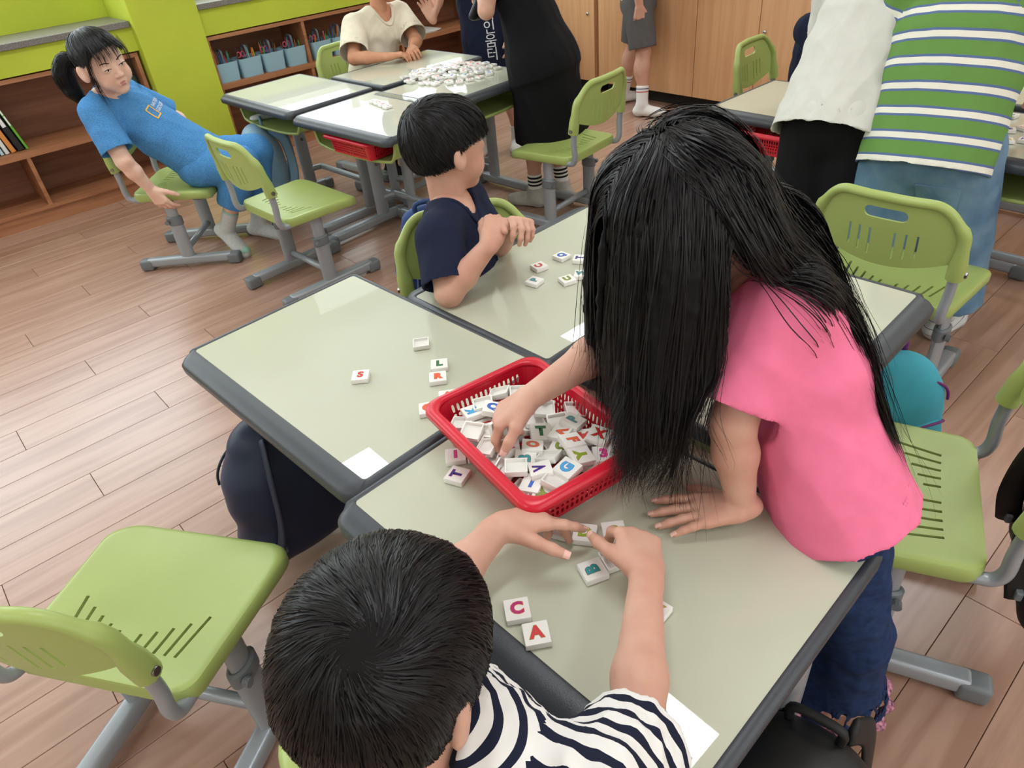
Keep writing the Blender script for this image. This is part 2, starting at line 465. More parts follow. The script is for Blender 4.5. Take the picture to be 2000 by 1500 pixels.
def make_desk():
    t = thing('school_desk', '', 'desk')
    # glass-smooth laminate panel
    V, F = loft([[(x, y, 0.590) for x, y in rrect(-0.31, 0.31, -0.206, 0.208, 0.008, 0.008)],
                 [(x, y, 0.600) for x, y in rrect(-0.31, 0.31, -0.206, 0.208, 0.008, 0.008)]], True, True)
    link('desktop_panel', shade_by_angle(mesh_pd('desktop_panel', V, F)), M_top, t)
    fz = lambda y, a, b: b if y < -0.207 else a
    g = lambda e, zf, zo: [(x, y, zf if y < -0.215 else zo) for x, y in rrect(-0.3255 + e, 0.3255 - e, -0.247 + e, 0.2225 - e, 0.035, 0.02)]
    inner = rrect(-0.31, 0.31, -0.206, 0.208, 0.008, 0.008)
    V, F = loft([[(x, y, 0.5995) for x, y in inner], [(x, y, 0.6015) for x, y in rrect(-0.3135, 0.3135, -0.2105, 0.2115, 0.010, 0.010)], g(0.005, 0.593, 0.600), g(0.0, 0.584, 0.595), g(0.001, 0.570, 0.576), g(0.006, 0.566, 0.572), [(x, y, 0.572) for x, y in inner]])
    link('edge_band', shade_by_angle(mesh_pd('edge_band', V, F), 50), M_edge, t)
    # under-desk tray, open towards the sitter
    prof = [(-0.275, 0.570), (-0.268, 0.525), (-0.252, 0.492), (-0.225, 0.480), (-0.1, 0.474), (0.1, 0.474), (0.225, 0.480), (0.252, 0.492), (0.268, 0.525), (0.275, 0.570)]
    ys = [-0.170, -0.10, 0.0, 0.12, 0.16]
    V, F = [], []
    for y in ys:
        for x, z in prof: V.append((x, y - (0.022 * (1 - (x / 0.275) ** 2) if y < -0.15 else 0), z))
    m = len(prof)
    for i in range(len(ys) - 1):
        for k in range(m - 1): F.append((i * m + k, i * m + k + 1, (i + 1) * m + k + 1, (i + 1) * m + k))
    F.append(tuple((len(ys) - 1) * m + k for k in range(m)))
    me = mesh_pd('tray', V, F)
    tr = link('tray', me, M_tray, t)
    md = tr.modifiers.new('thick', 'SOLIDIFY'); md.thickness = 0.004; md.offset = 0
    rim = [V[k] for k in range(m)]
    tube('tray_rim', smooth_path(rim, 3), 0.0065, M_tray, tr, 8)
    # legs, feet, caps, stretcher
    for sx in (-1, 1):
        lo = [(sx * 0.285 + 0.017 * math.cos(a), 0.105 + 0.036 * math.sin(a)) for a in [2 * PI * i / 16 for i in range(16)]]
        V, F = loft([[(x, y, 0.05) for x, y in lo], [(x, y, 0.566) for x, y in lo]], True, True)
        lg = link('leg', shade_by_angle(mesh_pd('leg', V, F)), M_steel, t)
        bm = bmesh.new(); bm_box(bm, (0.045, 0.40, 0.042), (sx * 0.285, -0.005, 0.036), bevel=0.012, seg=3)
        link('foot', bm_mesh('foot', bm, True), M_steel, t)
        for ye in (-0.215, 0.205):
            bm = bmesh.new(); bm_box(bm, (0.052, 0.062, 0.052), (sx * 0.285, ye, 0.027), bevel=0.012, seg=3)
            link('foot_cap', bm_mesh('foot_cap', bm, True), M_cap, t)
        bm = bmesh.new(); bm_box(bm, (0.03, 0.25, 0.02), (sx * 0.285, 0.06, 0.560), bevel=0.006)
        link('bracket', bm_mesh('bracket', bm), M_steel, t)
        V, F = sweep([(sx * 0.266, 0.105, 0.30), (sx * 0.262, 0.105, 0.30)], [0.008, 0.008], 10)
        link('screw', mesh_pd('screw', V, F), M_screw, t)
    tube('stretcher', smooth_path([(-0.285, 0.11, 0.13), (-0.268, 0.17, 0.132), (-0.22, 0.185, 0.132), (0.22, 0.185, 0.132), (0.268, 0.17, 0.132), (0.285, 0.11, 0.13)], 4), 0.016, M_steel, t, 10)
    return t

DESKS = {}
desk0 = make_desk()
def desk(key, x, y, yaw, label, first=[True]):
    """yaw: direction of the desk's width axis in degrees; the sitter's side is local -y"""
    o = desk0 if first[0] else copy_tree(desk0)
    first[0] = False
    o.location = (x, y, 0); o.rotation_euler = (0, 0, math.radians(yaw)); o['label'] = label; o['group'] = 'school desks pushed together in groups of four'
    DESKS[key] = o
    return o
desk('A', -0.308, 1.209, -48.0, 'cream topped school desk with the lone letter S tile and a navy backpack hanging below')
desk('C', 0.095, 0.695, -48.8, 'cream topped school desk under the boy in stripes, half covered by the red basket')
desk('B', 0.168, 1.490, -138.5, 'cream topped school desk at which the boy in navy rests his elbow')
desk('D', 0.476, 1.168, 41.5, 'cream topped school desk mostly hidden behind the long haired girl in pink')
desk('T1', -0.880, 3.600, -48.0, 'cream topped school desk nearest the lime pillar, pale blue backpack under it')
desk('T2', -0.420, 3.065, -46.0, 'cream topped school desk spelling LORY in tiles, red basket in its tray')
desk('T3', -0.360, 3.885, -137.5, 'cream topped school desk where the child in the cream shirt leans')
desk('T4', -0.110, 3.435, 43.0, 'cream topped school desk covered by the heap of tiles beside the black dress')
desk('R1', 1.205, 2.545, -51.0, 'cream topped school desk in front of the child in the white shirt')
desk('R2', 1.615, 2.030, -51.0, 'cream topped school desk beside the green striped shirt, scattered tiles on it')
desk('R3', 1.690, 2.900, -141.0, 'cream topped school desk half hidden behind the white shirt at the right group')
desk('R4', 1.980, 2.555, 39.0, 'cream topped school desk at the right edge behind the green striped sleeve')

# ================================================================== chairs
def make_chair():
    t = thing('school_chair', '', 'chair')
    # seat shell: rounded outline, shallow dish, rolled edge, slots
    def outline(e):
        P = []
        for x, y in rrect(-0.20 + e, 0.20 - e, -0.138 + e * 0.5, 0.19 - e, 0.03, 0.055, 8):
            P.append((x, y))
        Q = []
        for x, y in P:
            if y < -0.10: y2 = y - 0.045 * max(0.0, 1 - (x / 0.17) ** 2)      # rear edge bows out
            else: y2 = y + 0.010 * (1 - (x / 0.2) ** 2) * (y > 0.1)
            xs = x * (1.0 if y > 0 else 1 - 0.10 * (-y / 0.15))                 # narrower at the rear
            Q.append((xs, y2))
        return Q
    def zt(x, y): return 0.352 + 0.014 * (abs(x) / 0.2) ** 2.2 - 0.016 * max(0, (y - 0.11) / 0.09) ** 2 + 0.010 * max(0, (-y - 0.05) / 0.13) ** 2
    def fill(loop, f):
        cx, cy = 0.0, 0.01
        return [[(cx + (x - cx) * k, cy + (y - cy) * k, f(cx + (x - cx) * k, cy + (y - cy) * k)) for x, y in loop] for k in (0.97, 0.8, 0.6, 0.4, 0.2, 0.03)]
    o0 = outline(0.0); o1 = outline(0.004); o2 = outline(0.012)
    loops = [[(x, y, zt(x, y) - 0.036) for x, y in o1], [(x, y, zt(x, y) - 0.030) for x, y in o0], [(x, y, zt(x, y) - 0.010) for x, y in o0], [(x, y, zt(x, y) - 0.003) for x, y in o1], [(x, y, zt(x, y)) for x, y in o2]]
    loops += fill(o2, zt)
    und = fill(o1, lambda x, y: zt(x, y) - 0.012)
    loops = list(reversed(und)) + [[(x, y, zt(x, y) - 0.014) for x, y in outline(0.005)]] + loops
    V, F = loft(loops, True, True)
    seat = mesh_pd('seat', V, F)
    bm = bmesh.new()
    for sx in (-1, 1):
        for i in range(5):
            L = (0.030, 0.040, 0.052, 0.066, 0.085)[i]
            bm_box(bm, (0.0065, L, 0.06), (sx * (0.022 + 0.025 * i), -0.06 + (L - 0.03) * 0.45, 0.35), Matrix.Rotation(-sx * 0.05 * i, 3, 'Z'))
    cut = bm_mesh('cut', bm)
    seat = boolean_diff(seat, cut, 'seat')
    shade_by_angle(seat, 45)
    link('seat', seat, M_green, t)
    # backrest: plate with hand hole and slots, thick rolled rim that ends in two sleeves
    HW = 0.176
    def by(x, z): return -0.163 - (z - 0.475) * 0.16 - 0.030 * (1 - (x / HW) ** 2)
    nx, nz = 26, 14
    def ztop(x): return 0.658 - 0.082 * max(0, (abs(x) - 0.092) / 0.084) ** 2.4
    def zbot(x): return 0.470 + 0.045 * (abs(x) / HW) ** 2
    V, F = [], []
    for side in (1, -1):
        for j in range(nz + 1):
            for i in range(nx + 1):
                x = -HW + 2 * HW * i / nx; a, b = zbot(x), ztop(x); z = a + (b - a) * j / nz
                V.append((x, by(x, z) + side * 0.0035, z))
    m = (nx + 1) * (nz + 1)
    for j in range(nz):
        for i in range(nx):
            a = j * (nx + 1) + i
            F.append((a + 1, a, a + nx + 1, a + nx + 2)); F.append((a + m, a + m + 1, a + m + nx + 2, a + m + nx + 1))
    ring = [i for i in range(nx + 1)] + [j * (nx + 1) + nx for j in range(1, nz + 1)] + [nz * (nx + 1) + i for i in range(nx - 1, -1, -1)] + [j * (nx + 1) for j in range(nz - 1, 0, -1)]
    for k in range(len(ring)):
        a, b = ring[k], ring[(k + 1) % len(ring)]
        F.append((a, b, b + m, a + m))
    plate = mesh_pd('backrest', V, F)
    bm = bmesh.new()
    bm_box(bm, (0.105, 0.12, 0.030), (0, -0.21, 0.615), bevel=0.0145, seg=4)
    for sx in (-1, 1):
        for i in range(3): bm_box(bm, (0.006, 0.12, (0.075, 0.070, 0.062)[i]), (sx * (0.030 + 0.026 * i), -0.20, 0.532 + 0.004 * i))
    cut = bm_mesh('cut', bm)
    plate = boolean_diff(plate, cut, 'backrest')
    path = [(-HW, 0.468), (-HW, 0.512), (-HW + 0.001, 0.58)] + [(-HW + 0.003 + 0.08 * (k / 6), ztop(-HW + 0.003 + 0.08 * (k / 6))) for k in range(1, 7)] + [(-0.045, 0.658), (0, 0.659)]
    path = path + [(-x, z) for x, z in reversed(path[:-1])]
    P3 = [(x, by(x, z), z) for x, z in path]
    rad = [0.0215 - 0.0095 * min(1, max(0, (z - 0.505) / 0.12)) for x, z in path]
    V, F = sweep(smooth_path(P3, 2), [rad[min(len(rad) - 1, int(round(i / 2)))] for i in range(len(P3) * 2 - 1)], 12)
    bm = bmesh.new(); bm.from_mesh(plate)
    tmp = mesh_pd('r', V, F); bm.from_mesh(tmp)
    plate2 = bpy.data.meshes.new('backrest'); bm.to_mesh(plate2); bm.free()
    shade_by_angle(plate2, 50)
    back = link('backrest', plate2, M_green, t)
    for sx in (-1, 1):
        V, F = sweep([(sx * (HW + 0.012), by(HW, 0.483) , 0.483), (sx * (HW + 0.0245), by(HW, 0.483), 0.483)], [0.0085, 0.0075], 12)
        link('screw', mesh_pd('screw', V, F, False), M_screw, back)
        pts = [(sx * 0.166, -0.08, 0.336), (sx * 0.167, -0.130, 0.335), (sx * 0.169, -0.154, 0.343), (sx * 0.171, -0.164, 0.370), (sx * 0.174, -0.162, 0.42), (sx * HW, by(HW, 0.50), 0.50)]
        tube('back_tube', smooth_path(pts, 5), 0.0125, M_steel, t, 12)
        lo = lambda r1, r2, z: [(sx * 0.155 + r1 * math.cos(a), -0.005 + r2 * math.sin(a), z) for a in [2 * PI * i / 16 for i in range(16)]]
        V, F = loft([lo(0.013, 0.026, 0.20), lo(0.013, 0.026, 0.345)], True, True)
        link('upper_post', shade_by_angle(mesh_pd('upper_post', V, F)), M_steel, t)
        V, F = loft([lo(0.017, 0.032, 0.05), lo(0.017, 0.032, 0.225)], True, True)
        link('lower_post', shade_by_angle(mesh_pd('lower_post', V, F)), M_steel, t)
        V, F = loft([lo(0.017, 0.033, 0.205), lo(0.021, 0.036, 0.208), lo(0.021, 0.036, 0.240), lo(0.016, 0.030, 0.245)], True, True)
        link('collar', shade_by_angle(mesh_pd('collar', V, F)), M_cap, t)
        V, F = sweep([(sx * 0.173, -0.03, 0.225), (sx * 0.186, -0.03, 0.225)], [0.010, 0.010], 10)
        link('clamp_knob', mesh_pd('clamp_knob', V, F), M_cap, t)
        bm = bmesh.new(); bm_box(bm, (0.042, 0.40, 0.040), (sx * 0.155, 0, 0.034), bevel=0.010, seg=3)
        link('foot', bm_mesh('foot', bm, True), M_steel, t)
        for ye in (-0.205, 0.205):
            bm = bmesh.new(); bm_box(bm, (0.050, 0.060, 0.050), (sx * 0.155, ye, 0.026), bevel=0.011, seg=3)
            link('foot_cap', bm_mesh('foot_cap', bm, True), M_cap, t)
    tube('stretcher', [(-0.155, 0, 0.085), (0.155, 0, 0.085)], 0.014, M_steel, t, 10)
    return t
chair0 = make_chair()
def chair(x, y, face, label, first=[True], z=0.0):
    """face: compass direction the sitter looks, degrees from +x"""
    o = chair0 if first[0] else copy_tree(chair0)
    first[0] = False
    o.location = (x, y, z); o.rotation_euler = (0, 0, math.radians(face - 90)); o['label'] = label; o['group'] = 'lime green school chairs'
    return o
chair(-0.698, 0.826, 73, 'empty lime green school chair at the lower left, pulled out from the desk')
chair(-0.81, 2.81, 42, 'empty lime green school chair facing the far desks, beside the girl in blue')
chair(-1.42, 3.235, -2, 'lime green school chair on which the girl in blue slouches')
chair(-0.050, 1.580, -78, 'lime green school chair under the boy in the navy shirt')
chair(0.36, 3.17, 137, 'empty lime green school chair just behind the black dress')
chair(1.115, 1.725, 42, 'empty lime green school chair behind the long haired girl, near the jeans')
chair(0.718, 0.935, 152, 'empty lime green school chair at the right edge beside the girl in pink')
chair(-0.62, 4.20, -44, 'lime green school chair under the child in the cream shirt')
chair(1.37, 3.22, -45, 'lime green school chair against the far wooden cabinet, on the right group')
chair(-0.035, 0.425, 41, 'lime green school chair under the boy in the striped shirt')
chair(0.775, 2.060, 42, 'lime green school chair showing only its back corner beside the long black hair')
# ================================================================== implicit surfaces (smooth unions of tapered limbs), meshed with surface nets
A = lambda *p: np.array(p, float)
def nrm(v): v = np.asarray(v, float); return v / (np.linalg.norm(v) + 1e-12)
class Field:
    def __init__(s): s.pr = []
    def cone(s, a, b, ra, rb, k=0.012, flat=1.0, n=None, op='add', tag=0, fe=False):
        s.pr.append(('cone', np.asarray(a, float), np.asarray(b, float), ra, rb, k, flat, None if n is None else nrm(n), op, tag, fe)); return s
    def ell(s, c, r, R=None, k=0.012, op='add', tag=0):
        s.pr.append(('ell', np.asarray(c, float), np.asarray(r, float), np.eye(3) if R is None else np.asarray(R, float), 0, k, 0, None, op, tag, False)); return s
    def ecap(s, a, b, x, wa, wb, da, db, k=0.015, op='add', tag=0, fe=False):
        """segment with an elliptical section: half widths wa..wb along x, half depths da..db across"""
        s.pr.append(('ecap', np.asarray(a, float), np.asarray(b, float), nrm(x), (wa, wb, da, db), k, 0, None, op, tag, fe)); return s
    def cut(s, p, n):
        s.pr.append(('cut', np.asarray(p, float), nrm(n), 0, 0, 0, 0, None, 'cut', 0, False)); return s
    def _bb(s, p):
        t = p[0]
        if t == 'cone': r = max(p[3], p[4]); lo = np.minimum(p[1], p[2]) - r; hi = np.maximum(p[1], p[2]) + r
        elif t == 'ell': r = max(p[2]); lo = p[1] - r; hi = p[1] + r
        elif t == 'ecap': r = max(p[4]); lo = np.minimum(p[1], p[2]) - r; hi = np.maximum(p[1], p[2]) + r
        else: return None
        return lo, hi
    @staticmethod
    def _dist(p, X, Y, Z):
        t = p[0]
        if t == 'cone':
            a, b, ra, rb, flat, n = p[1], p[2], p[3], p[4], p[6], p[7]
            ab = b - a; L2 = ab @ ab + 1e-12
            x, y, z = X - a[0], Y - a[1], Z - a[2]
            t_ = (x * ab[0] + y * ab[1] + z * ab[2]) / L2
            h = np.clip(t_, 0, 1)
            x = x - h * ab[0]; y = y - h * ab[1]; z = z - h * ab[2]
            d2 = x * x + y * y + z * z
            if flat != 1.0 and n is not None:
                q = x * n[0] + y * n[1] + z * n[2]
                d2 = d2 + q * q * (1 / flat ** 2 - 1)
            out = np.sqrt(d2) - (ra + (rb - ra) * h)
            return np.maximum(out, (t_ - 1) * math.sqrt(L2)) if p[10] else out
        if t == 'ell':
            c, r, R = p[1], p[2], p[3]
            x, y, z = X - c[0], Y - c[1], Z - c[2]
            q = [x * R[i, 0] + y * R[i, 1] + z * R[i, 2] for i in range(3)]
            k0 = np.sqrt((q[0] / r[0]) ** 2 + (q[1] / r[1]) ** 2 + (q[2] / r[2]) ** 2)
            k1 = np.sqrt((q[0] / r[0] ** 2) ** 2 + (q[1] / r[1] ** 2) ** 2 + (q[2] / r[2] ** 2) ** 2)
            return k0 * (k0 - 1) / (k1 + 1e-9)
        if t == 'ecap':
            a, b, xv, (wa, wb, da, db) = p[1], p[2], p[3], p[4]
            ab = b - a; L2 = ab @ ab + 1e-12; u = ab / math.sqrt(L2)
            xv = nrm(xv - u * (xv @ u)); yv = np.cross(u, xv)
            x, y, z = X - a[0], Y - a[1], Z - a[2]
            t_ = (x * ab[0] + y * ab[1] + z * ab[2]) / L2
            h = np.clip(t_, 0, 1)
            x = x - h * ab[0]; y = y - h * ab[1]; z = z - h * ab[2]
            w = wa + (wb - wa) * h; d = da + (db - da) * h; m = np.minimum(w, d)
            p1 = x * xv[0] + y * xv[1] + z * xv[2]; p2 = x * yv[0] + y * yv[1] + z * yv[2]; p3 = x * u[0] + y * u[1] + z * u[2]
            k0 = np.sqrt((p1 / w) ** 2 + (p2 / d) ** 2 + (p3 / m) ** 2)
            k1 = np.sqrt((p1 / w ** 2) ** 2 + (p2 / d ** 2) ** 2 + (p3 / m ** 2) ** 2)
            out = np.where(k0 < 1e-6, -m, k0 * (k0 - 1) / (k1 + 1e-9))
            return np.maximum(out, (t_ - 1) * math.sqrt(L2)) if p[10] else out
        a, n = p[1], p[2]
        return (X - a[0]) * n[0] + (Y - a[1]) * n[1] + (Z - a[2]) * n[2]
    def mesh(s, h, clip=None):
        bbs = [s._bb(p) for p in s.pr if p[8] == 'add']
        lo = np.min([b[0] for b in bbs], 0) - 3 * h - 0.008; hi = np.max([b[1] for b in bbs], 0) + 3 * h + 0.008
        if clip is not None: lo = np.maximum(lo, clip[0]); hi = np.minimum(hi, clip[1])
        n = np.maximum(4, np.ceil((hi - lo) / h).astype(int) + 1)
        D = np.full(n, 0.06, np.float32)
        ax = [lo[i] + h * np.arange(n[i]) for i in range(3)]
        for p in s.pr:
            bb = s._bb(p); k = p[5]
            if bb is None: sl = [slice(0, n[i]) for i in range(3)]
            else:
                m = k + 3 * h + 0.006
                i0 = np.clip(np.floor((bb[0] - m - lo) / h).astype(int), 0, n); i1 = np.clip(np.ceil((bb[1] + m - lo) / h).astype(int) + 1, 0, n)
                if np.any(i1 <= i0): continue
                sl = [slice(i0[i], i1[i]) for i in range(3)]
            d = s._dist(p, ax[0][sl[0]][:, None, None], ax[1][sl[1]][None, :, None], ax[2][sl[2]][None, None, :]).astype(np.float32)
            c = D[tuple(sl)]
            if p[8] == 'add':
                if k > 0:
                    q = np.maximum(k - np.abs(c - d), 0) / k; c = np.minimum(c, d) - q * q * k * 0.25
                else: c = np.minimum(c, d)
            elif p[8] == 'sub':
                d = -d
                if k > 0:
                    q = np.maximum(k - np.abs(c - d), 0) / k; c = np.maximum(c, d) + q * q * k * 0.25
                else: c = np.maximum(c, d)
            else: c = np.maximum(c, d)
            D[tuple(sl)] = c
        return surface_nets(D, lo, h)
    def nearest(s, v):
        """index of the nearest 'add' primitive for each vertex, and its own along-axis parameter in metres"""
        best = np.full(len(v), 9e9); idx = np.zeros(len(v), int); par = np.zeros(len(v))
        for i, p in enumerate(s.pr):
            if p[8] != 'add': continue
            d = s._dist(p, v[:, 0], v[:, 1], v[:, 2])
            if p[0] in ('cone', 'ecap'):
                ab = p[2] - p[1]; L = np.linalg.norm(ab) + 1e-9; t = ((v - p[1]) @ ab) / L
            else: t = np.zeros(len(v))
            m = d < best; best[m] = d[m]; idx[m] = i; par[m] = t[m]
        return idx, par
    def tags(s, idx): return np.array([p[9] for p in s.pr], dtype=object)[idx]

def surface_nets(D, lo, h):
    D = np.pad(D, 1, constant_values=0.05); lo = np.asarray(lo, float) - h
    S = D < 0
    nx, ny, nz = D.shape
    cnt = np.zeros((nx - 1, ny - 1, nz - 1), np.int8)
    for a in (0, 1):
        for b in (0, 1):
            for c in (0, 1): cnt += S[a:nx - 1 + a, b:ny - 1 + b, c:nz - 1 + c]
    cells = np.argwhere((cnt > 0) & (cnt < 8))
    idm = np.full(cnt.shape, -1, np.int64); idm[tuple(cells.T)] = np.arange(len(cells))
    acc = np.zeros((len(cells), 3)); num = np.zeros(len(cells))
    cor = [(a, b, c) for a in (0, 1) for b in (0, 1) for c in (0, 1)]
    val = {q: D[cells[:, 0] + q[0], cells[:, 1] + q[1], cells[:, 2] + q[2]] for q in cor}
    for q in cor:
        for ax in range(3):
            if q[ax] == 0:
                r = list(q); r[ax] = 1; r = tuple(r)
                v0, v1 = val[q], val[r]; m = (v0 < 0) != (v1 < 0)
                t = np.where(m, v0 / np.where(m, v0 - v1, 1), 0)
                P = np.tile(np.array(q, float), (len(cells), 1)); P[:, ax] += t
                acc[m] += P[m]; num[m] += 1
    verts = lo + h * (cells + acc / num[:, None])
    quads = []
    for ax in range(3):
        o = [i for i in range(3) if i != ax]
        s0 = [slice(1, -1)] * 3; s0[ax] = slice(0, -1); s1 = list(s0); s1[ax] = slice(1, None)
        a, b = S[tuple(s0)], S[tuple(s1)]
        e = np.argwhere(a != b)
        if not len(e): continue
        flip = a[tuple(e.T)]
        base = e + 1; base[:, ax] -= 1
        def cid(du, dv):
            c = base.copy(); c[:, o[0]] += du; c[:, o[1]] += dv
            return idm[tuple(c.T)]
        q = np.stack([cid(-1, -1), cid(0, -1), cid(0, 0), cid(-1, 0)], 1)
        f = flip if ax != 1 else ~flip
        q[~f] = q[~f][:, ::-1]
        quads.append(q)
    return verts, np.concatenate(quads) if quads else np.zeros((0, 4), int)

def relax(v, q, it=2, lam=0.5):
    for _ in range(it):
        acc = np.zeros_like(v); c = np.zeros(len(v))
        for i in range(4):
            a, b = q[:, i], q[:, (i + 1) % 4]
            np.add.at(acc, a, v[b]); np.add.at(c, a, 1); np.add.at(acc, b, v[a]); np.add.at(c, b, 1)
        v = v + lam * (acc / np.maximum(c, 1)[:, None] - v)
    return v
def vnormals(v, q):
    n = np.cross(v[q[:, 2]] - v[q[:, 0]], v[q[:, 3]] - v[q[:, 1]])
    N = np.zeros_like(v)
    for i in range(4): np.add.at(N, q[:, i], n)
    return N / (np.linalg.norm(N, axis=1)[:, None] + 1e-12)
def wrinkle(v, q, amp, freq, seed=0, axis=None, aniso=3.0, mask=None):
    """cloth folds: ridged waves running mostly along axis"""
    r = np.random.default_rng(seed); N = vnormals(v, q); w = np.zeros(len(v))
    ax = nrm(axis) if axis is not None else None
    for i in range(7):
        k = r.normal(size=3)
        if ax is not None: k = k - ax * (k @ ax) * (1 - 1 / aniso)
        k = nrm(k) * freq * r.uniform(0.6, 1.7)
        ph = v @ k + r.uniform(0, 6.28) + 1.3 * np.sin(v @ (nrm(r.normal(size=3)) * freq * 0.5) + i)
        w += (1 - np.abs(np.sin(ph * 0.5)) * 2) * r.uniform(0.5, 1)
    w = w / 3.5
    if mask is not None: w = w * mask
    return v + N * (amp * w)[:, None]
def attr(me, name, vals):
    a = me.attributes.new(name, 'FLOAT', 'POINT'); a.data.foreach_set('value', np.ascontiguousarray(vals, np.float32))

# ------------------------------------------------------------------ cloth, skin and hair materials
M_skin = mat('skin', (211, 167, 146), 0.5, var=0.06, vscale=14, tint=(200, 148, 128), sss=0.12, spec=0.35)
M_skin2 = mat('skin_tanned', (206, 152, 120), 0.5, var=0.06, vscale=14, tint=(194, 134, 104), sss=0.10, spec=0.35)
M_hair = mat('black_hair', (15, 13, 15), 0.42, spec=0.30)
M_hairbase = mat('black_hair_mass', (11, 10, 11), 0.6, spec=0.2)
M_scalp = mat('scalp_skin', (150, 118, 98), 0.6)
M_eyew = mat('eye_white', (228, 222, 216), 0.25); M_eyed = mat('eye_iris', (28, 18, 14), 0.12); M_lip = mat('lips', (196, 124, 116), 0.42)
M_nail = mat('fingernail', (232, 186, 172), 0.3)

def stripe_mat(name, attrn, period, bands, base, rough=0.85):
    """bands: list of (start, colour) inside one period of the coordinate stored in the mesh"""
    if name in MATS: return MATS[name]
    m = bpy.data.materials.new(name); m.use_nodes = True
    nt = m.node_tree; b = nt.nodes['Principled BSDF']; N = nt.nodes.new; L = nt.links.new
    at = N('ShaderNodeAttribute'); at.attribute_name = attrn
    d = N('ShaderNodeMath'); d.operation = 'DIVIDE'; d.inputs[1].default_value = period
    fr = N('ShaderNodeMath'); fr.operation = 'FRACT'
    L(at.outputs['Fac'], d.inputs[0]); L(d.outputs[0], fr.inputs[0])
    cr = N('ShaderNodeValToRGB'); cr.color_ramp.interpolation = 'CONSTANT'
    el = cr.color_ramp.elements
    el[0].position = 0; el[0].color = (*lin(bands[0][1]), 1)
    el[1].position = bands[1][0]; el[1].color = (*lin(bands[1][1]), 1)
    for p, c in bands[2:]:
        e = el.new(p); e.color = (*lin(c), 1)
    L(fr.outputs[0], cr.inputs['Fac']); L(cr.outputs[0], b.inputs['Base Color'])
    b.inputs['Roughness'].default_value = rough; b.inputs['Specular IOR Level'].default_value = 0.2
    MATS[name] = m
    return m
def cloth(name, rgb, var=0.06, vscale=90, rough=0.9, tint=None): return mat(name, rgb, rough, var=var, vscale=vscale, bump=0.15, bscale=900, spec=0.2, tint=tint)

# ------------------------------------------------------------------ hands
def hand_prims(F, wrist, d, n, side, curl=(0.5, 0.5, 0.5, 0.5), thumb=(0.5, 0.4), s=1.0, spread=0.12, thumb_out=0.9, dz=None, k=0.004):
    """wrist: joint; d: direction of the metacarpals; n: palm normal (out of the palm); side: +1 when the thumb lies on n x d side.
    curl: bend of each finger index..little, a number (even bend) or three joint angles"""
    d = nrm(d); n = nrm(n - d * (n @ d)); t = np.cross(n, d) * side       # t points to the thumb side
    w = np.asarray(wrist, float)
    tips = []
    offs = (0.024, 0.008, -0.008, -0.022); mets = (0.058, 0.060, 0.056, 0.050)
    lens = ((0.026, 0.017, 0.014), (0.029, 0.019, 0.015), (0.027, 0.018, 0.0145), (0.021, 0.014, 0.0125))
    rad = ((0.0078, 0.0070, 0.0062), (0.0079, 0.0071, 0.0063), (0.0075, 0.0068, 0.0060), (0.0068, 0.0061, 0.0054))
    F.cone(w - d * 0.012 * s, w + d * 0.012 * s, 0.0175 * s, 0.0185 * s, k=0.012, flat=0.72, n=n)
    for i in range(4):
        kn = w + (d * mets[i] + t * offs[i]) * s
        F.cone(w + (d * 0.010 + t * offs[i] * 0.55) * s, kn, 0.0120 * s, 0.0092 * s, k=0.011, flat=0.95, n=n)
        c = curl[i]; c = (c, c * 1.05, c * 0.7) if np.isscalar(c) else c
        ang = 0.0; p = kn; fd = nrm(d + t * (offs[i] / 0.024) * spread)
        for j in range(3):
            ang += c[j]
            dv = fd * math.cos(ang) + n * math.sin(ang)
            q = p + dv * lens[i][j] * s
            F.cone(p, q, rad[i][j] * s, (rad[i][j + 1] if j < 2 else rad[i][j] * 0.82) * s, k=k)
            if j == 1: mid = q
            p = q
        tips.append((p, dv, nrm(-n * math.cos(ang) + fd * math.sin(ang)), rad[i][2] * s * 0.82))
    b = w + (d * 0.014 + t * 0.018 + n * 0.004) * s
    td = nrm(d * 0.75 + t * thumb_out + n * 0.25)
    m = b + td * 0.030 * s
    F.cone(b, m, 0.0125 * s, 0.0095 * s, k=0.010)
    td2 = nrm(td * math.cos(thumb[0]) + (n * 0.6 + d * 0.8 - t * 0.2) * math.sin(thumb[0]))
    m2 = m + td2 * 0.024 * s
    F.cone(m, m2, 0.0090 * s, 0.0082 * s, k=k)
    td3 = nrm(td2 * math.cos(thumb[1]) + (n * 0.5 + d * 0.6 - t * 0.6) * math.sin(thumb[1]))
    m3 = m2 + td3 * 0.018 * s
    F.cone(m2, m3, 0.0083 * s, 0.0066 * s, k=k)
    tips.append((m3, td3, nrm(t * 0.8 - n * 0.4), 0.0066 * s))
    return tips
def nails(tips, parent, s=1.0):
    for p, d, up, r in tips:
        bm = bmesh.new()
        up = nrm(up - d * (up @ d)); x = np.cross(d, up)
        g = [[None] * 5 for _ in range(4)]
        for a in range(4):
            for b in range(5):
                th = (b - 2) * 0.42
                q = p + d * (-0.003 + 0.0030 * a) * s + (up * math.cos(th) + x * math.sin(th) * 1.0) * (r + 0.0004) - up * (0.0003 * a * a * 0.3)
                g[a][b] = bm.verts.new(q)
        for a in range(3):
            for b in range(4): bm.faces.new((g[a][b], g[a][b + 1], g[a + 1][b + 1], g[a + 1][b]))
        bmesh.ops.recalc_face_normals(bm, faces=bm.faces)
        link('fingernail', bm_mesh('fingernail', bm, True), M_nail, parent)

